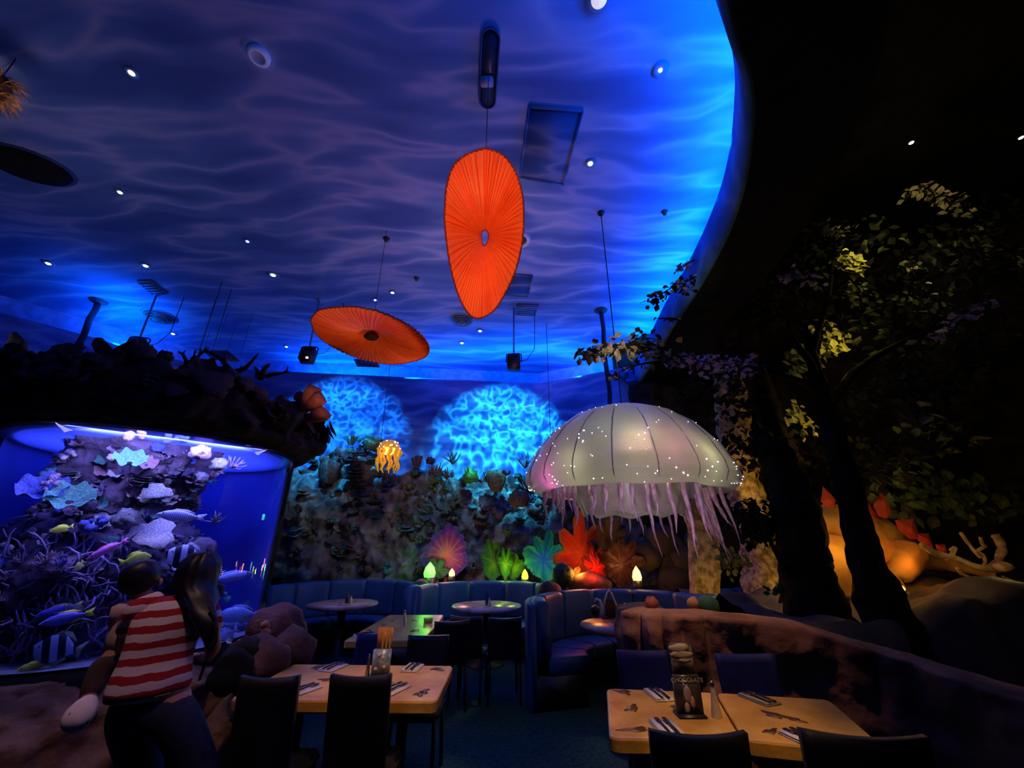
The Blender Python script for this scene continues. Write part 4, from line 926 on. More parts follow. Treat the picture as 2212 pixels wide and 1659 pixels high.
# ------------------------------------------------------------------ brown partition and planter
m_part = mat('drip_partition_rock', (.30, .16, .08), r=.9, c2=(.13, .065, .035), sc=2.5, bump=.7, bsc=9, c3=(.42, .25, .13))
PA = crom([(1.10, 4.3), (1.08, 4.0), (1.18, 3.82), (1.6, 3.74), (2.3, 3.74), (2.9, 3.5), (3.3, 2.9), (3.6, 2.2), (4.2, 1.4), (5.2, .8)], 8)
def prt(u, v):
    q = u*(len(PA)-1); i = min(int(q), len(PA)-2); p = PA[i].lerp(PA[i+1], q-i); d = (PA[i+1]-PA[i]).normalized(); nr = Vector((d.y, -d.x))
    TP = lerpP([(0, 1.06), (1.6, 1.06), (2.3, .99), (2.9, .80), (3.3, .68), (6, .55)], p.x)
    if v < .7: t = v/.7; z = TP*t; o = .10-.05*t
    else: t = (v-.7)/.3; z = TP+.03*math.sin(PI*t); o = .05-.32*t
    pp = Vector((p.x, p.y, z)); dr = .10*abs(math.sin(u*55+1.2*math.sin(u*23)))**.6*min(1, max(0, (z-.45)/.4))*(1 if v < .7 else 1-t)
    o += dr+.07*fb(pp, 2.2)
    return Vector((p.x+nr.x*o, p.y+nr.y*o, z))
g = G(); g.grid(prt, 260, 50)
tag(part('rock_partition', g, m_part, None), 'low brown dripping-rock partition behind the right foreground table', 'partition')
for px, py, s, c, lab in ((1408, 1303, .06, (.4, .1, .05), 'small red coral knob on top of the brown partition'), (1497, 1303, .05, (.4, .22, .1), 'small tan coral knob on top of the brown partition'), (1530, 1310, .09, (.02, .12, .05), 'dark green coral clump on top of the brown partition')):
    p = at(px, py, 3.95); tag(part('coral_knob', G().blob(p, s, .3, 3, 2, int(px)), mat('knob_%d' % px, c), None), lab, 'coral')
tag(part('planter_rock', G().grid(lambda u, v: Vector((2.3+5.5*u, 3.9+3.0*v, .9+.28*fb((u*4, v*3, 2), 1.2)+.25*u-1.0*(v < .02)*1)), 60, 30), mat('dim_planter_rock', (.10, .07, .045), c2=(.04, .028, .02), sc=1.5, bump=.8, bsc=5), None), 'dim brown rock bank under the big dark trees', 'rock')

# ------------------------------------------------------------------ aquarium
TC = (-3.57, 4.14); TR = 1.17; ZB, ZT = .8, 2.47
t_tank = thing('cylindrical_aquarium', 'huge round blue-lit aquarium at the left', 'aquarium', (TC[0], TC[1], 0))
m_gl = mat('aquarium_acrylic', (.5, .6, 1), r=.02); N, L, b_ = nodes(m_gl)
tr = N.new('ShaderNodeBsdfTransparent'); tr.inputs[0].default_value = (.93, .95, 1, 1); gl = N.new('ShaderNodeBsdfGlossy'); gl.inputs['Roughness'].default_value = .03
fr = N.new('ShaderNodeFresnel'); fr.inputs[0].default_value = 1.25; mx = N.new('ShaderNodeMixShader'); L.new(fr.outputs[0], mx.inputs[0]); L.new(tr.outputs[0], mx.inputs[1]); L.new(gl.outputs[0], mx.inputs[2]); L.new(mx.outputs[0], N['Material Output'].inputs[0])
part('acrylic_wall', G().lathe([(TR, ZB), (TR, ZT+.05)], 96, c=(*TC, 0)), m_gl, t_tank)
m_wat = bpy.data.materials.new('water'); m_wat.use_nodes = True; nt = m_wat.node_tree; N, L = nt.nodes, nt.links; N.remove(N['Principled BSDF'])
tr = N.new('ShaderNodeBsdfTransparent'); L.new(tr.outputs[0], N['Material Output'].inputs[0]); va = N.new('ShaderNodeVolumeAbsorption'); va.inputs['Color'].default_value = (.25, .35, 1, 1); va.inputs['Density'].default_value = .35
L.new(va.outputs[0], N['Material Output'].inputs[1])
part('water', G().lathe([(.0001, ZB+.01), (TR-.03, ZB+.01), (TR-.03, ZT), (.0001, ZT)], 64, c=(*TC, 0)), m_wat, t_tank)
m_haze = mat('blue_water_haze', (.05, .08, .42), r=.6, c2=(.035, .05, .28), sc=1.2, spec=.2)
ca = math.atan2(-TC[1], -TC[0])
part('haze_panel', G().lathe([(TR-.05, ZB), (TR-.05, ZT)], 60, c=(*TC, 0), a0=ca+.5*PI, a1=ca+1.5*PI), m_haze, t_tank)  # added panel; its blue stands in for the hazy glow of the water
part('base_slab', G().lathe([(TR+.03, ZB-.1), (TR+.03, ZB), (.0001, ZB)], 64, c=(*TC, 0)), m_black, t_tank)
part('sand_bed', G().lathe([(TR-.06, ZB+.02), (.5, ZB+.06), (.0001, ZB+.1)], 40, c=(*TC, 0)), mat('blue_sand', (.3, .3, .4)), t_tank)
part('top_rim', G().lathe([(TR+.02, ZT), (TR+.05, ZT), (TR+.05, ZT+.1), (TR-.12, ZT+.1), (TR-.12, ZT), (TR+.02, ZT)], 64, c=(*TC, 0)), m_black, t_tank)
part('lid', G().lathe([(TR, ZT+.32), (.0001, ZT+.34)], 40, c=(*TC, 0)), m_black, t_tank)
m_sf = mat('rippled_water_surface', (.10, .14, .7), r=.12, c2=(.05, .08, .5), sc=7, bump=.5, bsc=8); N, L, b_ = nodes(m_sf)
tl = N.new('ShaderNodeBsdfTranslucent'); tl.inputs[0].default_value = (.12, .18, .9, 1); tp2 = N.new('ShaderNodeBsdfTransparent'); tp2.inputs[0].default_value = (.5, .6, 1, 1); mx1 = N.new('ShaderNodeMixShader'); mx1.inputs[0].default_value = .5; mx2 = N.new('ShaderNodeMixShader'); mx2.inputs[0].default_value = .3
L.new(tp2.outputs[0], mx1.inputs[1]); L.new(tl.outputs[0], mx1.inputs[2]); L.new(mx1.outputs[0], mx2.inputs[1]); L.new(b_.outputs[0], mx2.inputs[2]); L.new(mx2.outputs[0], N['Material Output'].inputs[0])
part('water_surface', G().grid(lambda u, v: Vector((TC[0]+math.cos(2*PI*u)*(TR-.02)*(.001+v), TC[1]+math.sin(2*PI*u)*(TR-.03)*(.001+v), ZT-.012)), 48, 8, wrap=True), m_sf, t_tank)
# small green marker glowing in place of a greenish reflection in the tank
def tk(px, py, dep):   # point inside the tank on a pixel's sight line, dep metres behind the front glass
    d = ray(px, py); o = Vector((0, 0, CH)); A = d.x**2+d.y**2; B = -(d.x*TC[0]+d.y*TC[1]); C_ = TC[0]**2+TC[1]**2-TR**2; disc = B*B-A*C_
    t = (-B-math.sqrt(max(0, disc)))/A; return o+d*t+d.normalized()*dep
p = tk(569, 1117, .5); part('reflection_patch', G().box(p+Vector((-.012, -.004, -.03)), p+Vector((.012, .004, .03))), mat('green_reflection', (.05, .8, .4), em=(.05, .8, .4), es=.6), t_tank)
TAN = (.32, .34, 1.0)
light('AREA', 'tank_light', (TC[0], TC[1], ZT+.25), 75, (.20, .26, 1.0), (TC[0], TC[1], 0), size=1.7)
fd = Vector((-TC[0], -TC[1], 0)).normalized(); fp = Vector((*TC, 0))+fd*(TR-.25)
light('AREA', 'tank_front_light', (fp.x, fp.y, ZT+.0), 40, (.62, .58, 1.0), (TC[0]-fd.x*.1, TC[1]-fd.y*.1, 1.1), size=1.5, sizey=.2)
# reef inside
t_pil = thing('tank_reef', 'tall coral-covered rock reef inside the aquarium', 'coral reef', (TC[0], TC[1], ZB))
sd = Vector((fd.y, -fd.x, 0))      # towards the picture's left when facing the tank
if sd.x > 0: sd = -sd
PC = Vector((*TC, 0))+sd*.22
m_tr = mat('tank_rock', (.14, .10, .20), r=.9, c2=(.05, .035, .08), sc=6, bump=1, bsc=16)
def pil(u, v):
    a = 2*PI*u; z = ZB+.02+(ZT-ZB-.02)*v; r_ = .74-.16*v+.12*math.sin(v*7); p = Vector((math.cos(a), math.sin(a), z*1.2))
    r_ *= 1+.28*fb(p, 1.5)+.12*fb(p, 4.5); q = PC+Vector((math.cos(a)*r_, math.sin(a)*r_, z))
    e = Vector((q.x-TC[0], q.y-TC[1])); 
    if e.length > TR-.16: e = e.normalized()*(TR-.16); q.x, q.y = TC[0]+e.x, TC[1]+e.y
    return q
g = G(); g.grid(pil, 130, 90, wrap=True); part('rock_core', g, m_tr, t_pil)
tm = [mat('tank_mauve', (.42, .32, .55), c2=(.16, .1, .25), sc=14, bump=.6), mat('tank_teal', (.15, .42, .42), c2=(.06, .2, .22), sc=14, bump=.6), mat('tank_blue', (.12, .16, .75), c2=(.06, .07, .4), sc=14, bump=.6),
      mat('tank_dark', (.09, .06, .14), c2=(.04, .03, .07), sc=14), mat('tank_pink', (.6, .38, .5), c2=(.3, .16, .26), sc=14, bump=.6), mat('tank_grey', (.30, .30, .42), c2=(.1, .1, .16), sc=14, bump=.6), mat('tank_sand', (.6, .55, .62), c2=(.3, .26, .36), sc=14)]
for k in range(285):
    a = ca+R.uniform(-1.5, 1.5); v = R.uniform(.02, .98); p = pil((a/(2*PI)) % 1, v); out = Vector((math.cos(a), math.sin(a), 0))
    kd = R.choice(('ruffled_coral', 'plate_coral', 'bushy_coral', 'knobbly_coral', 'brain_coral', 'ruffled_coral', 'bushy_coral')) if v > .45 else R.choice(('bushy_coral', 'bushy_coral', 'ruffled_coral', 'knobbly_coral'))
    up = out*1.0+Vector((0, 0, R.uniform(.2, 1.2))) if kd != 'plate_coral' else Vector((out.x*.35, out.y*.35, 1))
    part(kd, coral(kd, R.randint(0, 4), R.choice(tm)), None, t_pil, M=frame(p, up, R.uniform(0, 6), R.uniform(.045, .10)))
for px, py, kd, mi, s in ((300, 945, 'knobbly_coral', 4, .2), (380, 950, 'knobbly_coral', 2, .22), (430, 985, 'brain_coral', 0, .22), (470, 1010, 'brain_coral', 5, .18), (330, 1075, 'plate_coral', 5, .26), (325, 1165, 'plate_coral', 6, .26), (270, 1130, 'brain_coral', 5, .24), (90, 1065, 'ruffled_coral', 2, .26), (150, 1085, 'ruffled_coral', 1, .26), (200, 1140, 'knobbly_coral', 2, .2), (110, 1045, 'knobbly_coral', 0, .18), (430, 1200, 'brain_coral', 3, .3), (500, 1010, 'bushy_coral', 0, .2), (465, 1130, 'bushy_coral', 5, .18), (280, 1000, 'ruffled_coral', 1, .2)):
    q = tk(px, py, .38); part(kd, coral(kd, R.randint(0, 4), tm[mi]), None, t_pil, M=frame(q, fd*.8+Vector((0, 0, .8)), R.uniform(0, 6), s*.62))
g = G()
for k in range(260):       # tangle of thin branching coral, lower left
    q = tk(R.uniform(0, 300), R.uniform(1190, 1440), R.uniform(.22, .4)); d = Vector((R.uniform(-1, 1), R.uniform(-.3, .3), R.uniform(.2, 1.2))).normalized(); P = [q]
    for j in range(5): d = (d+Vector((R.uniform(-.9, .9), R.uniform(-.3, .3), R.uniform(-.7, .7)))).normalized(); q = q+d*.045; P.append(q)
    g.tube(P, [.008, .009, .008, .008, .006, .004], 5)
part('branching_coral', g, mat('tank_violet', (.26, .20, .46), c2=(.12, .09, .26), sc=12), t_pil, kind='stuff', label='tangle of thin violet branching coral')

# fish
def fish(px, py, Lpx, ang, lab, cs, dep=.14, H=.42, kind='plain', yaw=0, tail=.28, face=1):
    p = tk(px, py, dep); s = ((p.y*CP+(p.z-CH)*SP))/F; Lf = Lpx*s
    cx = p.x; view = Vector((p.x, p.y, 0)).normalized(); right = Vector((view.y, -view.x, 0))
    a = math.radians(ang); X = (right*math.cos(a)+Vector((0, 0, 1))*math.sin(a)); Nn = -view; Z = X.cross(Nn)*-1
    if Z.z < 0: Z = -Z
    Mx = Matrix(((X.x, Nn.x, Z.x, p.x), (X.y, Nn.y, Z.y, p.y), (X.z, Nn.z, Z.z, p.z), (0, 0, 0, 1)))@Matrix.Scale(Lf, 4)
    m = mat('fish_'+lab.replace(' ', '_')[:30], cs[0], r=.4, spec=.4, c2=tuple(c*.8 for c in cs[0]), sc=5)
    if kind != 'plain':
        N, L, b = nodes(m); tc = N.new('ShaderNodeTexCoord'); sp = N.new('ShaderNodeSeparateXYZ'); L.new(tc.outputs['Object'], sp.inputs[0])
        f_, lean, off, duty = {'bars': (16, 0, 0, .5), 'banner': (3.0, .45, .35, .5), 'head': (22, 0, 0, .5)}[kind]
        ma = N.new('ShaderNodeMath'); ma.operation = 'MULTIPLY_ADD'; ma.inputs[1].default_value = lean; L.new(sp.outputs['Z'], ma.inputs[0]); L.new(sp.outputs['X'], ma.inputs[2])
        mb = N.new('ShaderNodeMath'); mb.operation = 'MULTIPLY_ADD'; mb.inputs[1].default_value = f_; mb.inputs[2].default_value = off+10; L.new(ma.outputs[0], mb.inputs[0])
        mf = N.new('ShaderNodeMath'); mf.operation = 'FRACT'; L.new(mb.outputs[0], mf.inputs[0]); gt = N.new('ShaderNodeMath'); gt.operation = 'GREATER_THAN'; gt.inputs[1].default_value = duty; L.new(mf.outputs[0], gt.inputs[0])
        mi = N.new('ShaderNodeMixRGB'); mi.inputs[1].default_value = (*cs[0], 1); mi.inputs[2].default_value = (*cs[1], 1); L.new(gt.outputs[0], mi.inputs[0]); L.new(mi.outputs[0], b.inputs['Base Color'])
    t = thing('reef_fish', lab, 'fish', p)
    prof = [(-.5, .03), (-.42, .35), (-.28, .78), (-.08, 1.0), (.12, .86), (.28, .5), (.38, .22), (.43, .16)]; f = face  # head at -x when face=1
    g = G(); V = []; n = 14
    for x, h in prof:
        for j in range(n):
            b = 2*PI*j/n; V.append((x*f, math.sin(b)*.09*h**.7, math.cos(b)*H/2*h*(1 if math.cos(b) > 0 else .95)))
    k_ = len(prof); g.add(V, [(i*n+j, i*n+(j+1) % n, (i+1)*n+(j+1) % n, (i+1)*n+j) for i in range(k_-1) for j in range(n)]+[tuple(range(n)), tuple((k_-1)*n+j for j in range(n))])
    part('body', g, m, t, M=Mx)
    mt = mat('fishfin_'+lab.replace(' ', '_')[:28], cs[-1], r=.5, c2=tuple(c*.7 for c in cs[-1]))
    T_ = [(.40*f, .06), (.40*f+tail*.8*f, H*.36), (.40*f+tail*.55*f, 0), (.40*f+tail*.8*f, -H*.36), (.40*f, -.06)]
    M2 = Mx@Matrix.Rotation(PI/2, 4, 'X'); part('tail_fin', G().prism(T_, -.008, .008), mt, t, M=M2)
    D_ = [(-.22*f, H*.38), (-.1*f, H*.60), (.15*f, H*.58), (.36*f, H*.3), (.3*f, H*.16), (0, H*.40)]; part('dorsal_fin', G().prism(D_, -.008, .008), mt, t, M=M2)
    D_ = [(.0*f, -H*.36), (.15*f, -H*.56), (.34*f, -H*.3), (.28*f, -H*.14)]; part('anal_fin', G().prism(D_, -.008, .008), mt, t, M=M2)
    if kind == 'banner': part('banner_fin', G().tube([Mx@Vector(q) for q in ((-.05*f, 0, H*.45), (.05*f, 0, H*.8), (.3*f, 0, H*.95), (.55*f, 0, H*.8))], [.03*Lf, .025*Lf, .015*Lf, .004*Lf], 6, flat=.3), mat('fish_white', (.8, .8, .95)), t)
    for s_ in (-1, 1): part('eye', G().blob((-.36*f, s_*.055, .04), .022, 0, 1, 1), m_metal, t, M=Mx)
    return t
WB = (.55, .6, .98); BL = (.2, .3, .9); YG = (.95, 1, .12); DK = (.015, .02, .06)
fish(387, 1114, 78, -3, 'pale blue fish with banded head, highest in the tank', (WB, (.2, .25, .8), WB), kind='head', H=.30)
fish(229, 1188, 62, 35, 'pink fish rising to the right at the tank centre', ((1, .22, .75), (1, .25, .75)), H=.27)
fish(296, 1208, 48, 14, 'yellow-green fish just above the child', (YG, YG), H=.6, face=-1)
fish(399, 1204, 72, -20, 'black and white banner fish above the woman', (WB, DK, (.5, .5, .9)), kind='banner', H=.7, face=1)
fish(131, 1143, 32, 20, 'small yellow fish at the left middle of the tank', (YG, YG), H=.5)
fish(500, 1246, 80, 10, 'slender blue fish right of the woman\'s head', (BL, BL), H=.26, face=-1)
fish(512, 1328, 78, -2, 'blue striped oval fish at the lower right of the tank', ((.25, .45, 1), (.15, .28, .85), BL), kind='bars', H=.42)
fish(514, 1352, 66, -2, 'dim blue fish just under the striped one', ((.06, .1, .35), (.06, .1, .4)), H=.3, dep=.4)
fish(486, 1376, 42, 35, 'blue grey fish with white collar at the tank bottom', ((.3, .4, .95), (.3, .4, .95)), H=.75)
fish(478, 1398, 54, 5, 'black and white striped fish at the tank bottom', ((.75, .8, .95), DK, (.6, .8, .4)), kind='banner', H=.55)
fish(140, 1336, 74, 12, 'purple-blue fish with yellow tail, front of the left pair', ((.18, .16, .75), YG), H=.34)
fish(124, 1318, 62, 14, 'purple-blue fish behind its yellow-tailed twin', ((.12, .10, .8), (.5, .6, .2)), H=.3, dep=.22)
fish(120, 1402, 76, -12, 'dark banner fish with pale arc at the lower left', ((.4, .5, .95), DK, (.3, .35, .3)), kind='banner', H=.75)
fish(72, 1438, 48, 10, 'yellow fish near the sand at the far lower left', (YG, YG), H=.34)
fish(168, 1224, 22, 60, 'tiny yellow fish among the violet branches', ((.7, .7, .2), (.7, .7, .2)), H=.8, dep=.25)

# ------------------------------------------------------------------ rocky hood over the aquarium
def hood(u, v):
    a = 2*PI*u; ph = v*2*PI; p0 = Vector((math.cos(a), math.sin(a), 0)); th = a-ca
    hgt = .22; wid = .19
    cz = ZT+.02+hgt; rr = TR-.04+wid*.3+math.cos(ph)*wid; z = cz+math.sin(ph)*hgt
    if math.sin(ph) < -.3: rr = max(rr, TR-.02) if math.cos(ph) > 0 else rr
    p = Vector((TC[0]+p0.x*rr, TC[1]+p0.y*rr, z)); amp = .19 if math.sin(ph) > -.55 else .05
    d = amp*(.7*fb(p, 1.7)+.45*fb(p, 5)+.25*abs(fb(p, 11)))
    o = Vector((p0.x*math.cos(ph), p0.y*math.cos(ph), math.sin(ph)))
    return p+o*d
t_h = thing('aquarium_hood', 'dark craggy rock hood on top of the aquarium', 'artificial rock', (TC[0], TC[1], ZT))
g = G(); g.grid(hood, 260, 44, wrap=True); part('rock_ring', g, m_hood, t_h)
m_hc = mat('hood_coral_dark', (.05, .025, .02), c2=(.02, .012, .01), sc=9)
for k in range(90):
    a = ca+R.uniform(-1.6, 1.6); p = hood((a/(2*PI)) % 1, R.uniform(0, .28)); part('crust_coral', coral(R.choice(('knobbly_coral', 'ruffled_coral', 'brain_coral', 'plate_coral')), R.randint(0, 4), m_hc), None, t_h, M=frame(p, Vector((math.cos(a), math.sin(a), .6)), R.uniform(0, 6), R.uniform(.06, .16)))
def antler(pts, r0, r1, lab=None, spikes=0):
    P = [at(*q) for q in pts]; n = len(P); g = G(); g.tube(P, [r0+(r1-r0)*i/(n-1) for i in range(n)], 7, noise_=.4, seed=len(pts))
    for k in range(spikes):
        i = R.randint(0, n-2); q = P[i].lerp(P[i+1], R.random()); g.tube([q, q+Vector((R.uniform(-.05, .05), 0, R.uniform(.02, .07)))], [.012, .003], 5)
    part('antler_coral', g, m_hood, t_h)
YH = 3.75
antler([(250, 830, YH), (238, 780, YH), (225, 755, YH), (212, 738, YH)], .10, .055); antler([(245, 800, YH), (262, 768, YH), (278, 752, YH), (296, 742, YH)], .10, .05)
antler([(362, 802, YH), (345, 785, YH), (325, 773, YH), (314, 768, YH)], .02, .008, spikes=7)
antler([(400, 808, YH), (403, 780, YH), (395, 765, YH), (386, 760, YH)], .025, .008, spikes=4); antler([(402, 790, YH), (418, 772, YH), (421, 762, YH)], .018, .006, spikes=3); antler([(404, 795, YH), (430, 768, YH), (444, 758, YH)], .02, .006, spikes=4); antler([(410, 785, YH), (412, 775, YH), (452, 777, YH)], .014, .005, spikes=2)
antler([(505, 810, YH), (490, 790, YH), (475, 772, YH), (455, 762, YH), (440, 760, YH)], .03, .01, spikes=8); antler([(486, 785, YH), (485, 765, YH)], .02, .008); antler([(500, 808, YH), (530, 795, YH), (545, 780, YH), (549, 772, YH)], .03, .008, spikes=6)
antler([(560, 820, YH), (570, 800, YH), (578, 790, YH), (580, 788, YH)], .03, .01, spikes=6); antler([(565, 815, YH), (600, 808, YH), (626, 803, YH)], .025, .006, spikes=5); antler([(555, 815, YH), (556, 800, YH), (550, 793, YH)], .025, .01, spikes=4)
antler([(35, 830, 3.4), (30, 780, 3.4), (38, 740, 3.4), (30, 722, 3.4)], .13, .03); antler([(150, 810, 3.5), (140, 775, 3.5), (128, 752, 3.5)], .07, .015)
m_rc = mat('red_cup_sponge', (.30, .07, .05), r=.7, c2=(.16, .04, .03), sc=9, bump=.4)
for pts in ([(655, 890, 3.95), (662, 865, 3.95), (672, 850, 3.95), (680, 836, 3.95)], [(660, 885, 3.95), (675, 875, 3.95), (690, 862, 3.95), (698, 858, 3.95)], [(660, 905, 3.95), (680, 900, 3.95), (700, 894, 3.95), (707, 888, 3.95)]):
    P = [at(*q) for q in pts]; P.append(P[-1]+(P[-1]-P[-2])*-.3); part('red_tube_sponge', G().tube(P, [.04, .065, .08, .07, .045], 10, noise_=.3, seed=P[0].x), m_rc, t_h, label='reddish tube sponge')
light('SPOT', 'hood_spill', (-1.0, 2.6, 4.6), 5, (1, .55, .3), (-2.9, 3.4, 2.9), size=.1, angle=60, blend=1)

# ledge of brown rock under the aquarium
def ledge(u, v):
    a = ca-1.9+3.8*u; z = .82*v if v < .8 else .656+.10*math.sin((v-.8)/.2*PI/2); r_ = TR+.42-.10*v if v < .8 else TR+.34-.42*(v-.8)/.2
    p = Vector((TC[0]+math.cos(a)*r_, TC[1]+math.sin(a)*r_, z)); d = .16*fb(p, 1.6)+.08*fb(p, 5); return p+Vector((math.cos(a), math.sin(a), .35*(v > .75)))*d
g = G(); g.grid(ledge, 170, 40); tag(part('rock_ledge', g, m_brown, None), 'brown lumpy rock ledge around the foot of the aquarium', 'rock')
for px, py, Y, s, lab, m in ((598, 1370, 3.9, .22, 'rust brown coral boulder right of the aquarium foot', mat('rust_boulder', (.16, .05, .025), c2=(.07, .025, .015), sc=6, bump=.8)), (532, 1410, 3.4, .11, 'small dark round coral on the ledge by the fish', m_hood), (625, 1405, 3.8, .17, 'tan rock lump behind the near left table', m_brown), (560, 1440, 3.5, .2, 'brown rock lump at the left end of the near table', m_brown), (500, 1450, 3.2, .13, 'mossy rock lump on the ledge beside the woman', m_dleaf)):
    p = at(px, py, Y); tag(part('boulder', G().blob(p, s, .25, 1.5, 3, px), m, None), lab, 'rock')
rockpile('rock_mound', [(-2.05, 3.75, 0), (-2.0, 3.8, .35), (-2.1, 3.85, .7)], [.34, .32, .2], m_brown, 'brown rock mound between the aquarium and the near table', amp=.4)
for k in range(12):
    px, py = R.uniform(575, 605), R.uniform(1330, 1420); p = at(px, py, 3.75)
t = thing('orange_coral_clump', 'small orange knobbly coral against the aquarium glass', 'coral', at(580, 1365, 3.7))
for k in range(7): part('knob', G().blob(at(R.uniform(572, 592), R.uniform(1345, 1400), 3.7), R.uniform(.02, .04), .3, 3, 1, k), mat('orange_knob', (.5, .2, .08)), t)

# ------------------------------------------------------------------ people
def skin(name, nodes_, edges, m, parent, sub=2, root=0, post=None):
    me = bpy.data.meshes.new('tmp'); me.from_pydata([tuple(n[0]) for n in nodes_], edges, []); o = bpy.data.objects.new('tmp', me); COL.objects.link(o)
    md = o.modifiers.new('s', 'SKIN'); md.use_smooth_shade = True
    for i, n in enumerate(nodes_):
        r_ = n[1] if hasattr(n[1], '__len__') else (n[1], n[1]); me.skin_vertices[0].data[i].radius = r_; me.skin_vertices[0].data[i].use_root = (i == root)
    s_ = o.modifiers.new('b', 'SUBSURF'); s_.levels = s_.render_levels = sub
    m2 = evald(o, name); bpy.data.objects.remove(o); m2.materials.clear(); m2.materials.append(m)
    if post: 
        for v in m2.vertices: v.co = post(v.co)
    return part(name, m2, None, parent)
def loft(rings, n=20, cap=True):            # rings: (centre, half-width vector, half-depth vector)
    g = G(); V = []
    for c, a, b in rings:
        for j in range(n): t = 2*PI*j/n; V.append(Vector(c)+Vector(a)*math.cos(t)+Vector(b)*math.sin(t))
    m = len(rings); FF = [(i*n+j, i*n+(j+1) % n, (i+1)*n+(j+1) % n, (i+1)*n+j) for i in range(m-1) for j in range(n)]
    if cap: FF += [tuple(range(n-1, -1, -1)), tuple((m-1)*n+j for j in range(n))]
    return g.add(V, FF)
m_skin = mat('warm_skin', (.36, .17, .10), r=.55, c2=(.33, .15, .09), sc=3)
m_hair = mat('black_hair', (.010, .007, .006), r=.45, c2=(.005, .004, .004), sc=40, spec=.3)
m_jean = mat('dark_jeans', (.015, .018, .032), r=.85, c2=(.01, .012, .022), sc=30)
m_stripe = mat('striped_jersey', (.6, .5, .45), r=.9, spec=.1); N, L, b_ = nodes(m_stripe)
gm = N.new('ShaderNodeNewGeometry'); mp = N.new('ShaderNodeMapping'); mp.inputs['Rotation'].default_value = (0, .10, 0); sp = N.new('ShaderNodeSeparateXYZ'); L.new(gm.outputs['Position'], mp.inputs[0]); L.new(mp.outputs[0], sp.inputs[0])
nz = N.new('ShaderNodeTexNoise'); nz.inputs['Scale'].default_value = 4; ad = N.new('ShaderNodeMath'); ad.operation = 'MULTIPLY_ADD'; ad.inputs[1].default_value = .022; L.new(nz.outputs[0], ad.inputs[0]); L.new(sp.outputs['Z'], ad.inputs[2])
ma = N.new('ShaderNodeMath'); ma.operation = 'MULTIPLY_ADD'; ma.inputs[1].default_value = 1/.067; ma.inputs[2].default_value = 20.1; L.new(ad.outputs[0], ma.inputs[0]); mf = N.new('ShaderNodeMath'); mf.operation = 'FRACT'; L.new(ma.outputs[0], mf.inputs[0])
gt = N.new('ShaderNodeMath'); gt.operation = 'GREATER_THAN'; gt.inputs[1].default_value = .52; L.new(mf.outputs[0], gt.inputs[0]); mi = N.new('ShaderNodeMixRGB'); mi.inputs[1].default_value = (.58, .48, .41, 1); mi.inputs[2].default_value = (.30, .018, .02, 1); L.new(gt.outputs[0], mi.inputs[0]); L.new(mi.outputs[0], b_.inputs['Base Color'])
def W(x, y, Y): return at(x, y, Y)
YW = 2.42
pel, wai, che, nek = W(322, 1500, YW), W(340, 1425, YW+.02), W(372, 1345, YW+.04), W(398, 1290, YW+.07)
hed = W(432, 1247, YW+.10); hdt = W(440, 1222, YW+.10)
shR, elR, haR = W(446, 1324, YW+.05), W(462, 1400, YW+.10), W(448, 1420, YW+.34)
shL, elL, haL = W(300, 1318, YW+.03), W(262, 1395, YW+.16), W(300, 1425, YW+.36)
hpR, knR, ftR = W(372, 1530, YW), Vector((-1.45, 2.50, .50)), Vector((-1.42, 2.46, .07))
hpL, knL, ftL = W(268, 1530, YW), Vector((-1.78, 2.55, .50)), Vector((-1.84, 2.50, .07))
woman = thing('person', 'person with long dark hair in red and white striped shirt, back turned, holding a child', 'person', (pel.x, pel.y, 0))
nd = [(pel, (.15, .10)), (wai, (.125, .09)), (che, (.15, .095)), (nek-Vector((.02, 0, .02)), .055), (nek, .05), (hed, (.075, .085)), (hdt+Vector((0, 0, .05)), .06),
      (shR, .05), (elR, .038), (haR, .028), (shL, .05), (elL, .038), (haL, .028), (hpR, .09), (knR, .055), (ftR, .04), (hpL, .09), (knL, .055), (ftL, .04),
      (ftR+Vector((.02, .16, -.03)), .03), (ftL+Vector((-.02, .16, -.03)), .03)]
ed = [(0, 1), (1, 2), (2, 3), (3, 4), (4, 5), (5, 6), (2, 7), (7, 8), (8, 9), (2, 10), (10, 11), (11, 12), (0, 13), (13, 14), (14, 15), (0, 16), (16, 17), (17, 18), (15, 19), (18, 20)]
def hand(w_, d, up, nd, ed, iw, s=1):       # palm and five fingers rooted at the wrist vertex
    d = Vector(d).normalized(); sd_ = d.cross(Vector(up)).normalized(); b = len(nd); w_ = Vector(w_)
    nd.append((w_+d*.045*s, (.032*s, .016*s))); ed.append((iw, b))
    for k in range(4):
        q = w_+d*.085*s+sd_*(k-1.5)*.02*s; ln = (.06, .072, .068, .052)[k]*s; i = len(nd)
        nd.extend([(q, .0085*s), (q+d*ln*.5-Vector(up)*.008*s, .0075*s), (q+d*ln*.9-Vector(up)*.028*s, .006*s)]); ed.extend([(b, i), (i, i+1), (i+1, i+2)])
    i = len(nd); nd.extend([(w_+d*.04*s-sd_*.035*s, .010*s), (w_+d*.075*s-sd_*.052*s-Vector(up)*.012*s, .0075*s)]); ed.extend([(b, i), (i, i+1)])
hand(haR, (-.9, .35, .1), (0, .2, 1), nd, ed, 9); hand(haL, (.9, .3, .1), (0, .2, 1), nd, ed, 12)
skin('body', nd, ed, m_skin, woman)
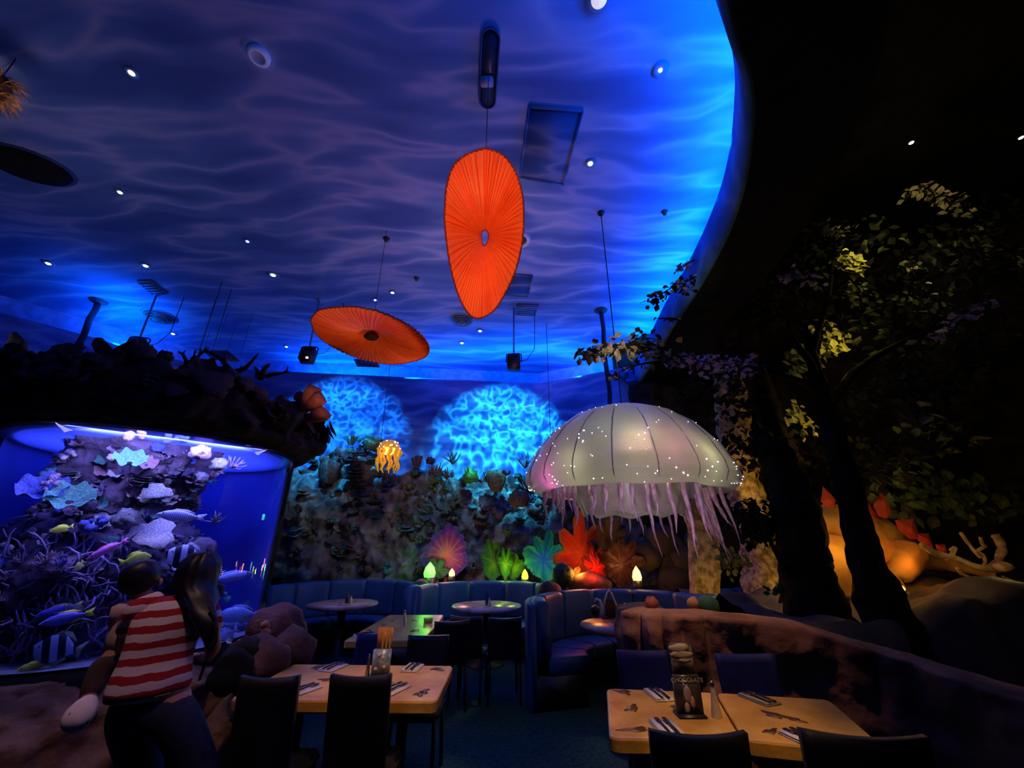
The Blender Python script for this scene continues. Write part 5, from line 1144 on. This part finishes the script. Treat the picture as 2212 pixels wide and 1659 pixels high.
# face features (turned to the tank)
fw = Vector((-.35, .93, -.05)).normalized(); rt = Vector((.93, .35, 0)).normalized(); hc = hed+Vector((0, 0, .02))
g = G(); g.blob(hc+fw*.095-Vector((0, 0, .005)), .016, .1, 2, 1, sq=(1, 1, 1.6)); part('nose', g, m_skin, woman)
for s_ in (-1, 1):
    part('eye', G().blob(hc+fw*.082+rt*s_*.03+Vector((0, 0, .018)), .012, 0, 1, 1), m_white, woman); part('ear', G().blob(hc+rt*s_*.08, .025, .2, 2, 1, sq=(.5, .8, 1.2)), m_skin, woman)
part('mouth', G().blob(hc+fw*.085-Vector((0, 0, .04)), .016, 0, 1, 1, sq=(1.3, .6, .4)), mat('lips', (.35, .09, .07)), woman)
# hair: cap and long fall over the right shoulder
g = G(); hr = []
top = hc+Vector((0, 0, .125))
hr = [(top+Vector((0, 0, .0)), .01, .01, 0), (hc+Vector((0, -.01, .105)), .062, .062, 0), (hc+Vector((.0, -.02, .06)), .093, .092, 0), (hc+Vector((.005, -.03, 0)), .103, .095, 0), (hc+Vector((.01, -.04, -.06)), .104, .085, 0),
      (W(432, 1292, YW+.01), .088, .07, 0), (W(438, 1312, YW-.05), .07, .05, 0), (W(444, 1335, YW-.08), .058, .04, 0), (W(450, 1360, YW-.09), .05, .034, 0), (W(453, 1385, YW-.08), .036, .024, 0), (W(452, 1405, YW-.07), .016, .012, 0), (W(450, 1415, YW-.07), .003, .003, 0)]
g = loft([(c, Vector((a, 0, 0)), Vector((0, b, 0))) for c, a, b, _ in hr], 36)
g.v = [tuple(Vector(p)+Vector((1, 1, 0))*.006*math.sin(math.atan2(p[1]-hc.y, p[0]-hc.x)*14+p[2]*9)) for p in g.v]; part('hair', g, m_hair, woman)
# shirt, jeans
ax = (che-wai).normalized()
def ring(c, w_, d_, yaw=.12): return (c, Vector((math.cos(yaw)*w_, math.sin(yaw)*w_, .04*w_)), Vector((-math.sin(yaw)*d_, math.cos(yaw)*d_, 0)))
hem = W(320, 1496, YW)
g = loft([ring(hem-Vector((0, 0, .01)), .178, .135), ring(hem+Vector((0, 0, .03)), .178, .135), ring(W(330, 1450, YW), .168, .128), ring(W(338, 1420, YW+.02), .162, .122), ring(W(352, 1385, YW+.03), .166, .122), ring(W(366, 1350, YW+.04), .178, .124),
          ring(W(377, 1322, YW+.05), .186, .112), ring(W(384, 1304, YW+.055), .176, .095), ring(W(390, 1292, YW+.06), .12, .075), ring(W(394, 1286, YW+.065), .072, .062)], 40)
g.v = [tuple(Vector(p)+Vector((0, 1, 0))*.012*fb(p, 9, 2)) for p in g.v]
part('striped_shirt', g, m_stripe, woman)
for s_, e_ in ((shR, elR), (shL, elL)):
    q = [che.lerp(s_, .55)+Vector((0, 0, .05)), s_+Vector((0, 0, -.005)), s_.lerp(e_, .28), s_.lerp(e_, .52)]
    part('sleeve', G().tube(q, [.07, .068, .062, .058], 16), m_stripe, woman)
nj = [(pel+Vector((0, 0, .09)), (.16, .115)), (pel-Vector((0, 0, .05)), (.178, .13)), (hpR, .108), (knR, .075), (ftR+Vector((0, 0, .06)), .06), (hpL, .108), (knL, .075), (ftL+Vector((0, 0, .06)), .06)]
skin('jeans', nj, [(0, 1), (1, 2), (2, 3), (3, 4), (1, 5), (5, 6), (6, 7)], m_jean, woman)
for f_ in (ftR, ftL): part('shoe', G().blob(f_+Vector((0, .07, -.025)), .07, .1, 2, 2, sq=(.7, 1.9, .65)), m_hood, woman)
p = W(345, 1498, YW-.14); part('pocket_seam', G().tube([W(334, 1506, YW-.155), W(352, 1502, YW-.155), W(366, 1498, YW-.15)], .004, 5), mat('seam_grey', (.14, .13, .13)), woman)
# bag strap
part('bag_strap', G().tube([W(452, 1310, YW-.1), W(466, 1335, YW-.10), W(468, 1368, YW-.10), W(448, 1420, YW-.09), W(430, 1470, YW-.1)], [.012]*5, 6, flat=.4), m_hood, woman)

# child on the hip
YC = 2.62
cp, cc, cn, ch_ = W(268, 1408, YC), W(285, 1338, YC), W(300, 1290, YC), W(307, 1250, YC)
ck, ca_ = W(214, 1452, YC-.10), W(186, 1522, YC-.18); ck2, ca2 = W(330, 1440, YC+.12), W(330, 1500, YC+.1)
csh, cel, cha = W(262, 1318, YC-.06), W(250, 1362, YC-.03), W(282, 1385, YC-.10); csh2, cel2, cha2 = W(322, 1320, YC+.05), W(350, 1340, YC+.16), W(372, 1330, YC+.22)
child = thing('person', 'small dark-haired child in pale shirt and white sneaker carried on the left hip', 'person', (cp.x, cp.y, cp.z))
nd = [(cp, (.075, .065)), (cc, (.08, .06)), (cn-Vector((0, 0, .02)), .035), (ch_, (.072, .078)), (ch_+Vector((0, 0, .055)), .05), (csh, .034), (cel, .028), (cha, .02), (csh2, .034), (cel2, .028), (cha2, .02), (ck, .047), (ca_, .035), (ck2, .045), (ca2, .03)]
ed = [(0, 1), (1, 2), (2, 3), (3, 4), (1, 5), (5, 6), (6, 7), (1, 8), (8, 9), (9, 10), (0, 11), (11, 12), (0, 13), (13, 14)]
hand(cha, (.8, .2, -.3), (0, .2, 1), nd, ed, 7, .65); hand(cha2, (.8, .3, .2), (0, .2, 1), nd, ed, 10, .65)
skin('body', nd, ed, m_skin, child)
part('hair', G().blob(ch_+Vector((0, -.022, .012)), .096, .10, 3, 3, 4, sq=(1, 1, 1.02)), m_hair, child)
for s_ in (-1, 1): part('eye', G().blob(ch_+fw*.078+rt*s_*.026, .009, 0, 1, 1), m_white, child); part('ear', G().blob(ch_+rt*s_*.094+Vector((0, 0, -.02)), .018, .2, 2, 1, sq=(.5, .9, 1.3)), m_skin, child)
part('nose', G().blob(ch_+fw*.084-Vector((0, 0, .02)), .011, 0, 1, 1), m_skin, child); part('mouth', G().blob(ch_+fw*.078-Vector((0, 0, .042)), .011, 0, 1, 1, sq=(1.4, .6, .5)), mat('lips', (.35, .09, .07)), child)
m_cs = mat('pale_peach_shirt', (.52, .36, .27), r=.9, spec=.1)
g = loft([(cp+Vector((0, 0, .0)), Vector((.098, 0, 0)), Vector((0, .085, 0))), (cp.lerp(cc, .5), Vector((.098, 0, 0)), Vector((0, .085, 0))), (cc, Vector((.105, 0, 0)), Vector((0, .085, 0))), (cc.lerp(cn, .5), Vector((.10, 0, 0)), Vector((0, .07, 0))), (cn-Vector((0, 0, .02)), Vector((.055, 0, 0)), Vector((0, .048, 0)))], 24); part('shirt', g, m_cs, child)
for s_, e_ in ((csh, cel), (csh2, cel2)): part('sleeve', G().tube([cc.lerp(s_, .5)+Vector((0, 0, .03)), s_, s_.lerp(e_, .6)], [.055, .05, .046], 12), m_cs, child)
m_tr_ = mat('dark_leggings', (.05, .025, .02), r=.9)
skin('trousers', [(cp+Vector((0, 0, .01)), (.088, .075)), (ck, .06), (ca_.lerp(ck, .12), .043), (ck2, .058), (ca2, .04)], [(0, 1), (1, 2), (0, 3), (3, 4)], m_tr_, child)
# sneaker
m_sn = mat('white_sneaker', (.75, .64, .52), r=.7, spec=.2)
toe = W(158, 1566, YC-.3); ank = ca_
d = (toe-ank).normalized()
wv_ = d.cross(Vector((ank.x, ank.y, 0)).normalized()).normalized(); dv_ = d.cross(wv_).normalized()
g = loft([(ank.lerp(toe, f_), wv_*a_, dv_*b_) for f_, a_, b_ in ((-.25, .03, .03), (-.05, .040, .042), (.2, .052, .055), (.5, .060, .052), (.8, .058, .046), (1.0, .045, .036), (1.1, .02, .015))], 20); snk = part('sneaker', g, m_sn, child)
for k in range(2):
    q = ank.lerp(toe, .15+.25*k)-Vector((ank.x, ank.y, 0)).normalized()*.064; part('shoe_strap', G().tube([q-wv_*.045+d*.01, q, q+wv_*.045+d*.02], .006, 6), m_hood, snk)

# ------------------------------------------------------------------ the cave on the right: trees, rocks, creature
def tree_trunk(pts, rad, m, seed=0, n=18, amp=.22):
    path = [Vector(p) for p in pts]; P = []; rr = []
    for i in range(len(path)-1):
        a, b, c, d = path[max(i-1, 0)], path[i], path[i+1], path[min(i+2, len(path)-1)]
        for j in range(8):
            t = j/8; P.append(.5*((2*b)+(c-a)*t+(2*a-5*b+4*c-d)*t*t+(3*b-3*c+d-a)*t**3)); rr.append(rad[i]+(rad[i+1]-rad[i])*t)
    P.append(path[-1]); rr.append(rad[-1]); g = G(); g.tube(P, rr, n)
    V = []
    for i, p in enumerate(g.v):
        c = P[i//n]; p = Vector(p); V.append(p+(p-c)*(amp*math.sin((i % n)*2*PI/n*6+seed+.12*(i//n))*.5+amp*fb(p, 6)))
    g.v = [tuple(v) for v in V]; return g
def leafmesh(m, s=1, w_=.34):
    g = G(); g.add([(0, 0, 0), (-w_*.8, .35, .06), (-w_, .6, .02), (0, 1, -.12), (w_, .6, .02), (w_*.8, .35, .06), (0, .5, -.03), (.0, .3, -.02)], [(0, 7, 1), (1, 7, 6, 2), (2, 6, 3), (0, 5, 7), (7, 5, 4, 6), (6, 4, 3)])
    return g
def leaves(cen, rad, n, size, m, seed=0, sq=(1, 1, .6), droop=.3, name='foliage'):
    r = random.Random(seed); g = G(); L0 = leafmesh(m)
    for i in range(n):
        v = Vector((r.gauss(0, .5), r.gauss(0, .5), r.gauss(0, .5))); v = v.normalized()*min(1, v.length)
        p = Vector(cen)+Vector((v.x*rad*sq[0], v.y*rad*sq[1], v.z*rad*sq[2])); s = size*r.uniform(.6, 1.3)
        M_ = Matrix.Translation(p)@Matrix.Rotation(r.uniform(0, 6.28), 4, 'Z')@Matrix.Rotation(r.uniform(-.9, .5)-droop, 4, 'X')@Matrix.Rotation(r.uniform(-.6, .6), 4, 'Y')@Matrix.Scale(s, 4)
        g.add([M_@Vector(q) for q in L0.v], L0.f)
    return g
# two big dark trees
tA = thing('dark_tree', 'tallest dark leaning tree before the amber creature', 'tree', at(1925, 1480, 4.3))
A_ = [at(1985, 1500, 4.2), at(1925, 1350, 4.2), at(1878, 1230, 4.3), at(1848, 1120, 4.4), at(1812, 980, 4.5), at(1775, 850, 4.6), at(1752, 760, 4.7), at(1742, 715, 4.7)]
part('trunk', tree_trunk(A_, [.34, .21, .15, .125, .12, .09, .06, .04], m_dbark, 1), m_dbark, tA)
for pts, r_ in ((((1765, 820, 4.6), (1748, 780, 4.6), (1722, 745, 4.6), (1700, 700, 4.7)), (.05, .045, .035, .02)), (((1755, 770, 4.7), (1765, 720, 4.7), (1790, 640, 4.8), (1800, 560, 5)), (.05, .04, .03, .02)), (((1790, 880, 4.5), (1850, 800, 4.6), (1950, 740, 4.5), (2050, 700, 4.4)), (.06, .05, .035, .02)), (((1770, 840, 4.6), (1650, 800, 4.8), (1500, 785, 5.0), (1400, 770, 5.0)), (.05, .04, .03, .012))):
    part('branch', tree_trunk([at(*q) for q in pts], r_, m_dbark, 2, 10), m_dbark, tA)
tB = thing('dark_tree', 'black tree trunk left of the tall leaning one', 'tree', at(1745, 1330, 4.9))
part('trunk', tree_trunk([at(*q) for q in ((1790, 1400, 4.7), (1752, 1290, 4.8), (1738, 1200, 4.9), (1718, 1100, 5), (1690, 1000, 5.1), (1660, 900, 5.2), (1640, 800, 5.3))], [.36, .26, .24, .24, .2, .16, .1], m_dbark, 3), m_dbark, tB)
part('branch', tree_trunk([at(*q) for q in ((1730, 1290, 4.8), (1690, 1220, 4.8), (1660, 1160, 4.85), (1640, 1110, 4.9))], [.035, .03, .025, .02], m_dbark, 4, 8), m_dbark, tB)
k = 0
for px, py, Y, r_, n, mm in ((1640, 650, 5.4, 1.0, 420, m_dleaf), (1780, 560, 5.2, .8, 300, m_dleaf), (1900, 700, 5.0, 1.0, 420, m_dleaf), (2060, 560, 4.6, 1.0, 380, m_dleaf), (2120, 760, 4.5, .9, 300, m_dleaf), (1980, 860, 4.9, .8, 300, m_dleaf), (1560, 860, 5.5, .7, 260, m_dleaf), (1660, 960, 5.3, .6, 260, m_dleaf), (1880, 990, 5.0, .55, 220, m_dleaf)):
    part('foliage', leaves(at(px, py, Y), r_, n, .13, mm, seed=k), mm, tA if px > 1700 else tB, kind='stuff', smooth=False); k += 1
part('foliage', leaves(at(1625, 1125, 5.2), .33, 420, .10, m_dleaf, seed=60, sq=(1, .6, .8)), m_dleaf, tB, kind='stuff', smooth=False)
# leafy branches that catch the light: every leaf is a part
LF = {}
def leafpart(m):
    if m.name not in LF: LF[m.name] = leafmesh(m).mesh('leaf', m, False)
    return LF[m.name]
def twig(pts, label, n, size, spread, mm, seed=0, rad=.02, stuffn=0, sp2=None, name='leafy_branch'):
    P = crom3([at(*q) for q in pts]); t = thing(name, label, 'branch', P[0]); r = random.Random(seed)
    part('stem', G().tube(P, [rad*(1-.75*i/(len(P)-1)) for i in range(len(P))], 6), m_dbark, t)
    for i in range(n):
        f_ = r.uniform(.1, 1)**.7; q = f_*(len(P)-1); j = min(int(q), len(P)-2); p = P[j].lerp(P[j+1], q-j); o = Vector((r.gauss(0, 1), r.gauss(0, 1), r.gauss(-.1, .55)))*spread*(.4+.6*math.sin(PI*min(1, f_*.8+.15)))
        m = mm[0] if r.random() < .72 else mm[-1]; s = size*r.uniform(.6, 1.25)
        M_ = Matrix.Translation(p+o)@Matrix.Rotation(r.uniform(0, 6.28), 4, 'Z')@Matrix.Rotation(r.uniform(-.9, .3), 4, 'X')@Matrix.Rotation(r.uniform(-.7, .7), 4, 'Y')@Matrix.Diagonal((s, s, s, 1))
        part('leaf', leafpart(m), None, t, M=M_)
        if i % 9 == 0: part('twig', G().tube([p, p+o*.6, p+o], [.006, .005, .003], 4), m_dbark, t)
    return t
def crom3(P, k=6):
    out = []
    for i in range(len(P)-1):
        a, b, c, d = P[max(i-1, 0)], P[i], P[i+1], P[min(i+2, len(P)-1)]
        for j in range(k): t = j/k; out.append(.5*((2*b)+(c-a)*t+(2*a-5*b+4*c-d)*t*t+(3*b-3*c+d-a)*t**3))
    out.append(P[-1]); return out
twig(((1480, 778, 4.6), (1430, 752, 4.4), (1370, 742, 4.3), (1310, 752, 4.2), (1262, 768, 4.2)), 'leafy tan branch reaching over the jellyfish', 290, .10, .095, (m_tan, m_dleaf), 3)
twig(((1470, 780, 4.7), (1420, 782, 4.6), (1370, 790, 4.5), (1320, 812, 4.5)), 'sparse lower branch under the tan one, against the cove', 40, .08, .05, (m_dleaf, m_tan), 4)
twig(((1700, 810, 4.9), (1620, 792, 4.8), (1550, 782, 4.7), (1490, 778, 4.7), (1450, 775, 4.6)), 'violet-tinged leafy branch joining the tan branch to the tree', 260, .095, .09, (m_vleaf, m_dleaf), 5)
twig(((1620, 590, 5.0), (1560, 575, 4.8), (1500, 600, 4.6), (1450, 622, 4.5), (1405, 652, 4.4)), 'dark leafy branch crossing the blue ceiling edge', 150, .09, .09, (m_dleaf, m_tan), 6)
twig(((1600, 545, 4.8), (1560, 545, 4.7), (1500, 562, 4.6), (1462, 582, 4.5)), 'pale-tipped leafy sprig highest on the blue fascia', 90, .075, .05, (m_vleaf, m_tan), 7)
twig(((1470, 690, 4.6), (1440, 688, 4.5), (1420, 688, 4.5)), 'tiny sprig between the two fascia branches', 12, .06, .03, (m_dleaf, m_dleaf), 8)
twig(((1760, 500, 4.9), (1715, 490, 4.8), (1680, 480, 4.7), (1640, 482, 4.6)), 'thin pale sprig in the dark above the canopy', 46, .08, .045, (m_vleaf, m_tan), 9)
twig(((2130, 470, 4.2), (2060, 440, 4.2), (2000, 415, 4.2), (1960, 412, 4.2)), 'warm tan leafy bough under the lone black-ceiling lamp', 110, .10, .07, (m_tan, m_dleaf), 10)
twig(((2240, 600, 3.8), (2180, 545, 3.9), (2120, 500, 4.0), (2060, 500, 4.0)), 'dim olive bough at the upper right', 110, .11, .12, (m_leaf, m_dleaf), 11)
twig(((2212, 640, 3.8), (2120, 660, 4.0), (2060, 690, 4.1), (2000, 740, 4.2)), 'violet-grey bough sweeping down at the right', 110, .10, .06, (m_vleaf, m_dleaf), 12)
twig(((1790, 640, 4.6), (1760, 600, 4.6), (1720, 590, 4.6), (1690, 600, 4.6)), 'deep blue-violet sprig left of the bright yellow cluster', 70, .10, .06, (m_vleaf, m_leaf), 13)
twig(((1960, 880, 4.6), (1990, 910, 4.5), (2040, 930, 4.4), (2080, 960, 4.4)), 'broad-leaved bough right of the tall trunk', 60, .16, .12, (m_leaf, m_dleaf), 14)
m_yl = mat('yellow_lit_leaf', (.55, .52, .14), r=.55, c2=(.3, .3, .08), sc=4)  # brighter leaf copy with the yellow lamplight put into its colour
def cluster(px, py, Y, rpx, n, size, m, label, seed, sq=(1, 1, 1)):
    c = at(px, py, Y); s = (Y*CP+(c.z-CH)*SP)/F; t = thing('leaf_cluster', label, 'foliage', c); r = random.Random(seed)
    part('stem', G().tube([c-Vector((0, -.1, rpx*s)), c, c+Vector((0, 0, rpx*s*.6))], [.015, .012, .005], 6), m_dbark, t)
    for i in range(n):
        v = Vector((r.gauss(0, 1), r.gauss(0, 1), r.gauss(0, 1))).normalized()*r.uniform(.3, 1)*rpx*s; v = Vector((v.x*sq[0], v.y*sq[1]*.5, v.z*sq[2]))
        part('leaf', leafpart(m), None, t, M=frame(c+v, Vector((r.uniform(-.6, .6), -1, r.uniform(-.3, .8))), r.uniform(0, 6), size*r.uniform(.7, 1.3)))
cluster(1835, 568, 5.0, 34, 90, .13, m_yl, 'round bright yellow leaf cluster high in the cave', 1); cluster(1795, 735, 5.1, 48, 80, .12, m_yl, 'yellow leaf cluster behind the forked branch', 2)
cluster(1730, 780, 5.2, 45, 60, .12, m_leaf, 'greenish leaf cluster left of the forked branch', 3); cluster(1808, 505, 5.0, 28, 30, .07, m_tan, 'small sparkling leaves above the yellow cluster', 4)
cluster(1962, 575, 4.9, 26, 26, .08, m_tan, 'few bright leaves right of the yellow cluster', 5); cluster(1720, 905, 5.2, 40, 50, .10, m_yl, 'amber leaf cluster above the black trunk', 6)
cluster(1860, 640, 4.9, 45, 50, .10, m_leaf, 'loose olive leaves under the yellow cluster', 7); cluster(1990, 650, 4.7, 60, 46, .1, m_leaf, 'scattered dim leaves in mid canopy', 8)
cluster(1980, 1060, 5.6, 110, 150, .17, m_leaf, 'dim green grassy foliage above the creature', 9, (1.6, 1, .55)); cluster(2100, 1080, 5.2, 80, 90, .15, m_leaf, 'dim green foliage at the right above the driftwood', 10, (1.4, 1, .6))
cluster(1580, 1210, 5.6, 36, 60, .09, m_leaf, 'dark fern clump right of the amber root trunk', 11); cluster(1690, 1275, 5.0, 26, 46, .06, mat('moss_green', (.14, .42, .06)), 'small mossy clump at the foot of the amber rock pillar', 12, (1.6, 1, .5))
cave(1835, 568, 5.0, 8, YEL, dy=-.55, dz=-.12); cave(1795, 735, 5.1, 6, (1, .75, .2), dy=-.45, dz=-.2); cave(1740, 790, 5.2, 1.1, (1, .85, .25)); cave(1808, 505, 5, 3, (1, .85, .4), dy=-.35)
cave(1962, 575, 4.9, 3, (1, .8, .4), dy=-.35); cave(1720, 905, 5.2, 4.5, (1, .65, .15), dy=-.4); cave(2010, 425, 4.2, 2.4, (1, .68, .35), dy=-.45, dz=-.1); cave(1990, 640, 4.7, .5, (1, .8, .3))
light('SPOT', 'branch_spot', (1.0, 2.2, 2.6), 200, (1, .72, .45), at(1330, 760, 4.3), size=.05, angle=16, blend=.6)
light('SPOT', 'branch_spot', (1.3, 2.2, 2.8), 85, (.6, .45, 1), at(1540, 790, 4.7), size=.05, angle=22, blend=.8)
light('SPOT', 'branch_spot', (1.2, 2.2, 3.0), 75, (1, .8, .6), at(1500, 590, 4.7), size=.05, angle=16, blend=.8)
light('SPOT', 'branch_spot', (2.0, 2.0, 3.0), 45, (.4, .2, 1), at(1740, 600, 4.6), size=.05, angle=12, blend=.8)
light('SPOT', 'branch_spot', (3.0, 1.6, 3.0), 50, (.65, .5, .9), at(2090, 660, 4.1), size=.05, angle=22, blend=.8)
light('SPOT', 'branch_spot', (2.4, 2.0, 2.4), 60, (.06, .03, 1), at(1960, 860, 5.0), size=.05, angle=14, blend=1)
p = atz(2225, 140, ZD); light('SPOT', 'ceiling_glow', p+Vector((.2, 0, -.5)), 10, (1, .6, .15), p, size=.05, angle=120, blend=1)
# lit bark trunk, root trunk, rock pillars
def column(pts, rad, m, label, name='bark_trunk', cat='tree', amp=.3, seed=5):
    t = thing(name, label, cat, at(*pts[0])); part('trunk', tree_trunk([at(*q) for q in pts], rad, m, seed, 28, amp), m, t); return t
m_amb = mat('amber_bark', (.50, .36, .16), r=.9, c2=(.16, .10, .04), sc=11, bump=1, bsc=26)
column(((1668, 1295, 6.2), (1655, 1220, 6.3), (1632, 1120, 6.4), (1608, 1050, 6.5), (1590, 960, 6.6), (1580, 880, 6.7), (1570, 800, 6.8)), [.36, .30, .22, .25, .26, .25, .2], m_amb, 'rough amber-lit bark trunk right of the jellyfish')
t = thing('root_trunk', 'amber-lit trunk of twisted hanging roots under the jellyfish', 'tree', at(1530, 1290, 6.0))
for k in range(9):
    x0 = 1500+k*6; pts = [at(x0+R.uniform(-6, 6)-26+k*1.2, 1060, 6.0), at(x0+R.uniform(-5, 5)-8, 1140, 6.0), at(x0+R.uniform(-4, 4), 1210, 5.95), at(x0+R.uniform(-5, 5)+3, 1290, 5.9)]
    part('root', tree_trunk(pts, [.03, .05, .06, .055], m_amb, k, 10, .3), m_amb, t)
cave(1535, 1250, 5.6, 2.5, AMB, dy=-.15, dz=-.1); cave(1690, 1240, 5.6, 3, (1, .68, .2), dy=-.1, dz=-.1); cave(1625, 1050, 6.0, 2.4, (1, .62, .15), dx=.1, dy=0, dz=.0); cave(1450, 1230, 6.4, 1.6, AMB)
cave(1590, 930, 6.0, 1.2, (1, .6, .15), dy=0); cave(1700, 860, 5.9, 1.5, (1, .6, .1), dy=0)
t = thing('rock_heap', 'dark rocks with amber glints behind the right booth', 'rock', at(1440, 1260, 7.0))
for k in range(16): part('rock', G().blob(at(R.uniform(1390, 1500), R.uniform(1150, 1270), R.uniform(6.9, 7.2)), R.uniform(.12, .26), .3, 2, 2, k), m_cave, t)
light('SPOT', 'cave_wash', (2.2, 4.5, 4.4), 16, (1, .5, .2), at(1440, 930, 7.8), size=.1, angle=40, blend=1)
# the creature
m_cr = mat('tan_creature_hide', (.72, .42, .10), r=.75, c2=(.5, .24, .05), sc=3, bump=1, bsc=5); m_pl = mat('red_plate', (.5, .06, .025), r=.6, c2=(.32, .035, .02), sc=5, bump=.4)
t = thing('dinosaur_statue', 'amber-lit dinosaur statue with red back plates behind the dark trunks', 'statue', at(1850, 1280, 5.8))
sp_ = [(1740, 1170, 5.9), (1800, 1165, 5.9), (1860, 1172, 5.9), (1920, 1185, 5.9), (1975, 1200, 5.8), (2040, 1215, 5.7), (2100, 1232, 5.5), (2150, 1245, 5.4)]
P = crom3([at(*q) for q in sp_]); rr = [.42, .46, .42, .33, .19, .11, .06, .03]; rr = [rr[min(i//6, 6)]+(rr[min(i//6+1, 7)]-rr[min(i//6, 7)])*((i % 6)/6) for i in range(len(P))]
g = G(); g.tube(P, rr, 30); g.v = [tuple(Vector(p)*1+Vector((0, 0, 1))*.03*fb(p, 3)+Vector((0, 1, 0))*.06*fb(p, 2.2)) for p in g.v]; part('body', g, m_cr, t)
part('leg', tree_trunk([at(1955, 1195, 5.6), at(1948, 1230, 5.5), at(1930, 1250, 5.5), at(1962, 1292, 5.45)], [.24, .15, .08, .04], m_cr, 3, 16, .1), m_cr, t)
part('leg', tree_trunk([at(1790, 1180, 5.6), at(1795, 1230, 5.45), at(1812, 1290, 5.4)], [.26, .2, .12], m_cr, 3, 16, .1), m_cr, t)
for px, py, w_, h_, ro, Y in ((1906, 1094, 20, 34, .28, 5.45), (1880, 1104, 16, 24, .0, 5.6), (1962, 1142, 30, 26, .75, 5.35), (1998, 1166, 22, 18, .8, 5.35), (1788, 1078, 18, 26, -.1, 5.5), (2035, 1186, 16, 13, .8, 5.3)):
    c = at(px, py, Y); s = (Y*CP+(c.z-CH)*SP)/F; Mz = Matrix.Translation(c)@Matrix.Rotation(ro, 4, 'Y')@Matrix.Rotation(PI/2, 4, 'X')
    o_ = [(-.45, -.7), (-.95, -.1), (-.5, .4), (0, 1.05), (.6, .35), (.9, -.15), (.4, -.7)]; g = G(); n = len(o_)
    V = [Vector((x*w_*s, y*h_*s, 0)) for x, y in o_]; g.add([Mz@Vector((0, 0, .05))]+[Mz@v for v in V]+[Mz@Vector((0, 0, -.05))], [(0, i+1, (i+1) % n+1) for i in range(n)]+[(n+1, (i+1) % n+1, i+1) for i in range(n)]); part('back_plate', g, m_pl, t, smooth=False)
cave(1960, 1210, 5.3, 1.6, (1, .32, .05), dy=-.1, dz=0); cave(1885, 1190, 5.0, 3.2, (1, .5, .1), dx=-.1, dy=-.05, dz=0); cave(1800, 1180, 5.1, 3.5, (1, .52, .1), dy=0, dz=.1); cave(1930, 1100, 4.9, 1.5, (1, .3, .15), dy=0, dz=0)
p = at(1943, 1272, 5.2); t = thing('glow_lamp', 'small yellow lamp at the foot of the tall dark tree', 'lamp', p); part('bulb', G().blob(p, .05, .3, 2, 2), mat('yellow_glow', (1, .9, .1), em=(1, .85, .08), es=2), t); part('socket', G().lathe([(.05, -.1), (.055, -.04), (.02, -.03)], 12, c=p), m_metal, t)
# driftwood
m_dw = mat('pale_driftwood', (.55, .38, .18), r=.8, c2=(.3, .18, .08), sc=12, bump=.4)
t = thing('driftwood', 'gnarled pale driftwood branches at the far right', 'driftwood', at(2130, 1260, 4.9))
for pts, r_ in ((((2118, 1160), (2122, 1175), (2128, 1180), (2112, 1190), (2124, 1200), (2128, 1215), (2122, 1228)), .02), (((2122, 1228), (2135, 1225), (2150, 1212)), .022), (((2150, 1155), (2160, 1170), (2164, 1190), (2158, 1210), (2150, 1225)), .05), (((2055, 1190), (2062, 1183), (2058, 1195), (2045, 1210)), .025), (((2075, 1150), (2085, 1165), (2100, 1185), (2118, 1205)), .02), (((2068, 1225), (2075, 1238), (2090, 1245)), .02), (((1990, 1175), (2020, 1195), (2060, 1205), (2110, 1225), (2150, 1230), (2175, 1225)), .04), (((2165, 1245), (2190, 1255), (2212, 1268)), .012)):
    part('branch', G().tube(crom3([at(x, y, 4.9) for x, y in pts]), r_*.8, 8, noise_=.5), m_dw, t)
part('knot', G().blob(at(2166, 1224, 4.85), .07, .3, 2, 2, sq=(1.5, 1, .8)), m_dw, t)
cave(2145, 1225, 4.6, 1.5, (1, .65, .2), dy=-.15, dz=.1)
light('POINT', 'bank_light', at(2060, 1180, 4.2), 1.2, (1, .6, .2), size=.1)
light('POINT', 'bank_light', at(1960, 1040, 5.0), 1.5, (.8, .9, .25), size=.1)
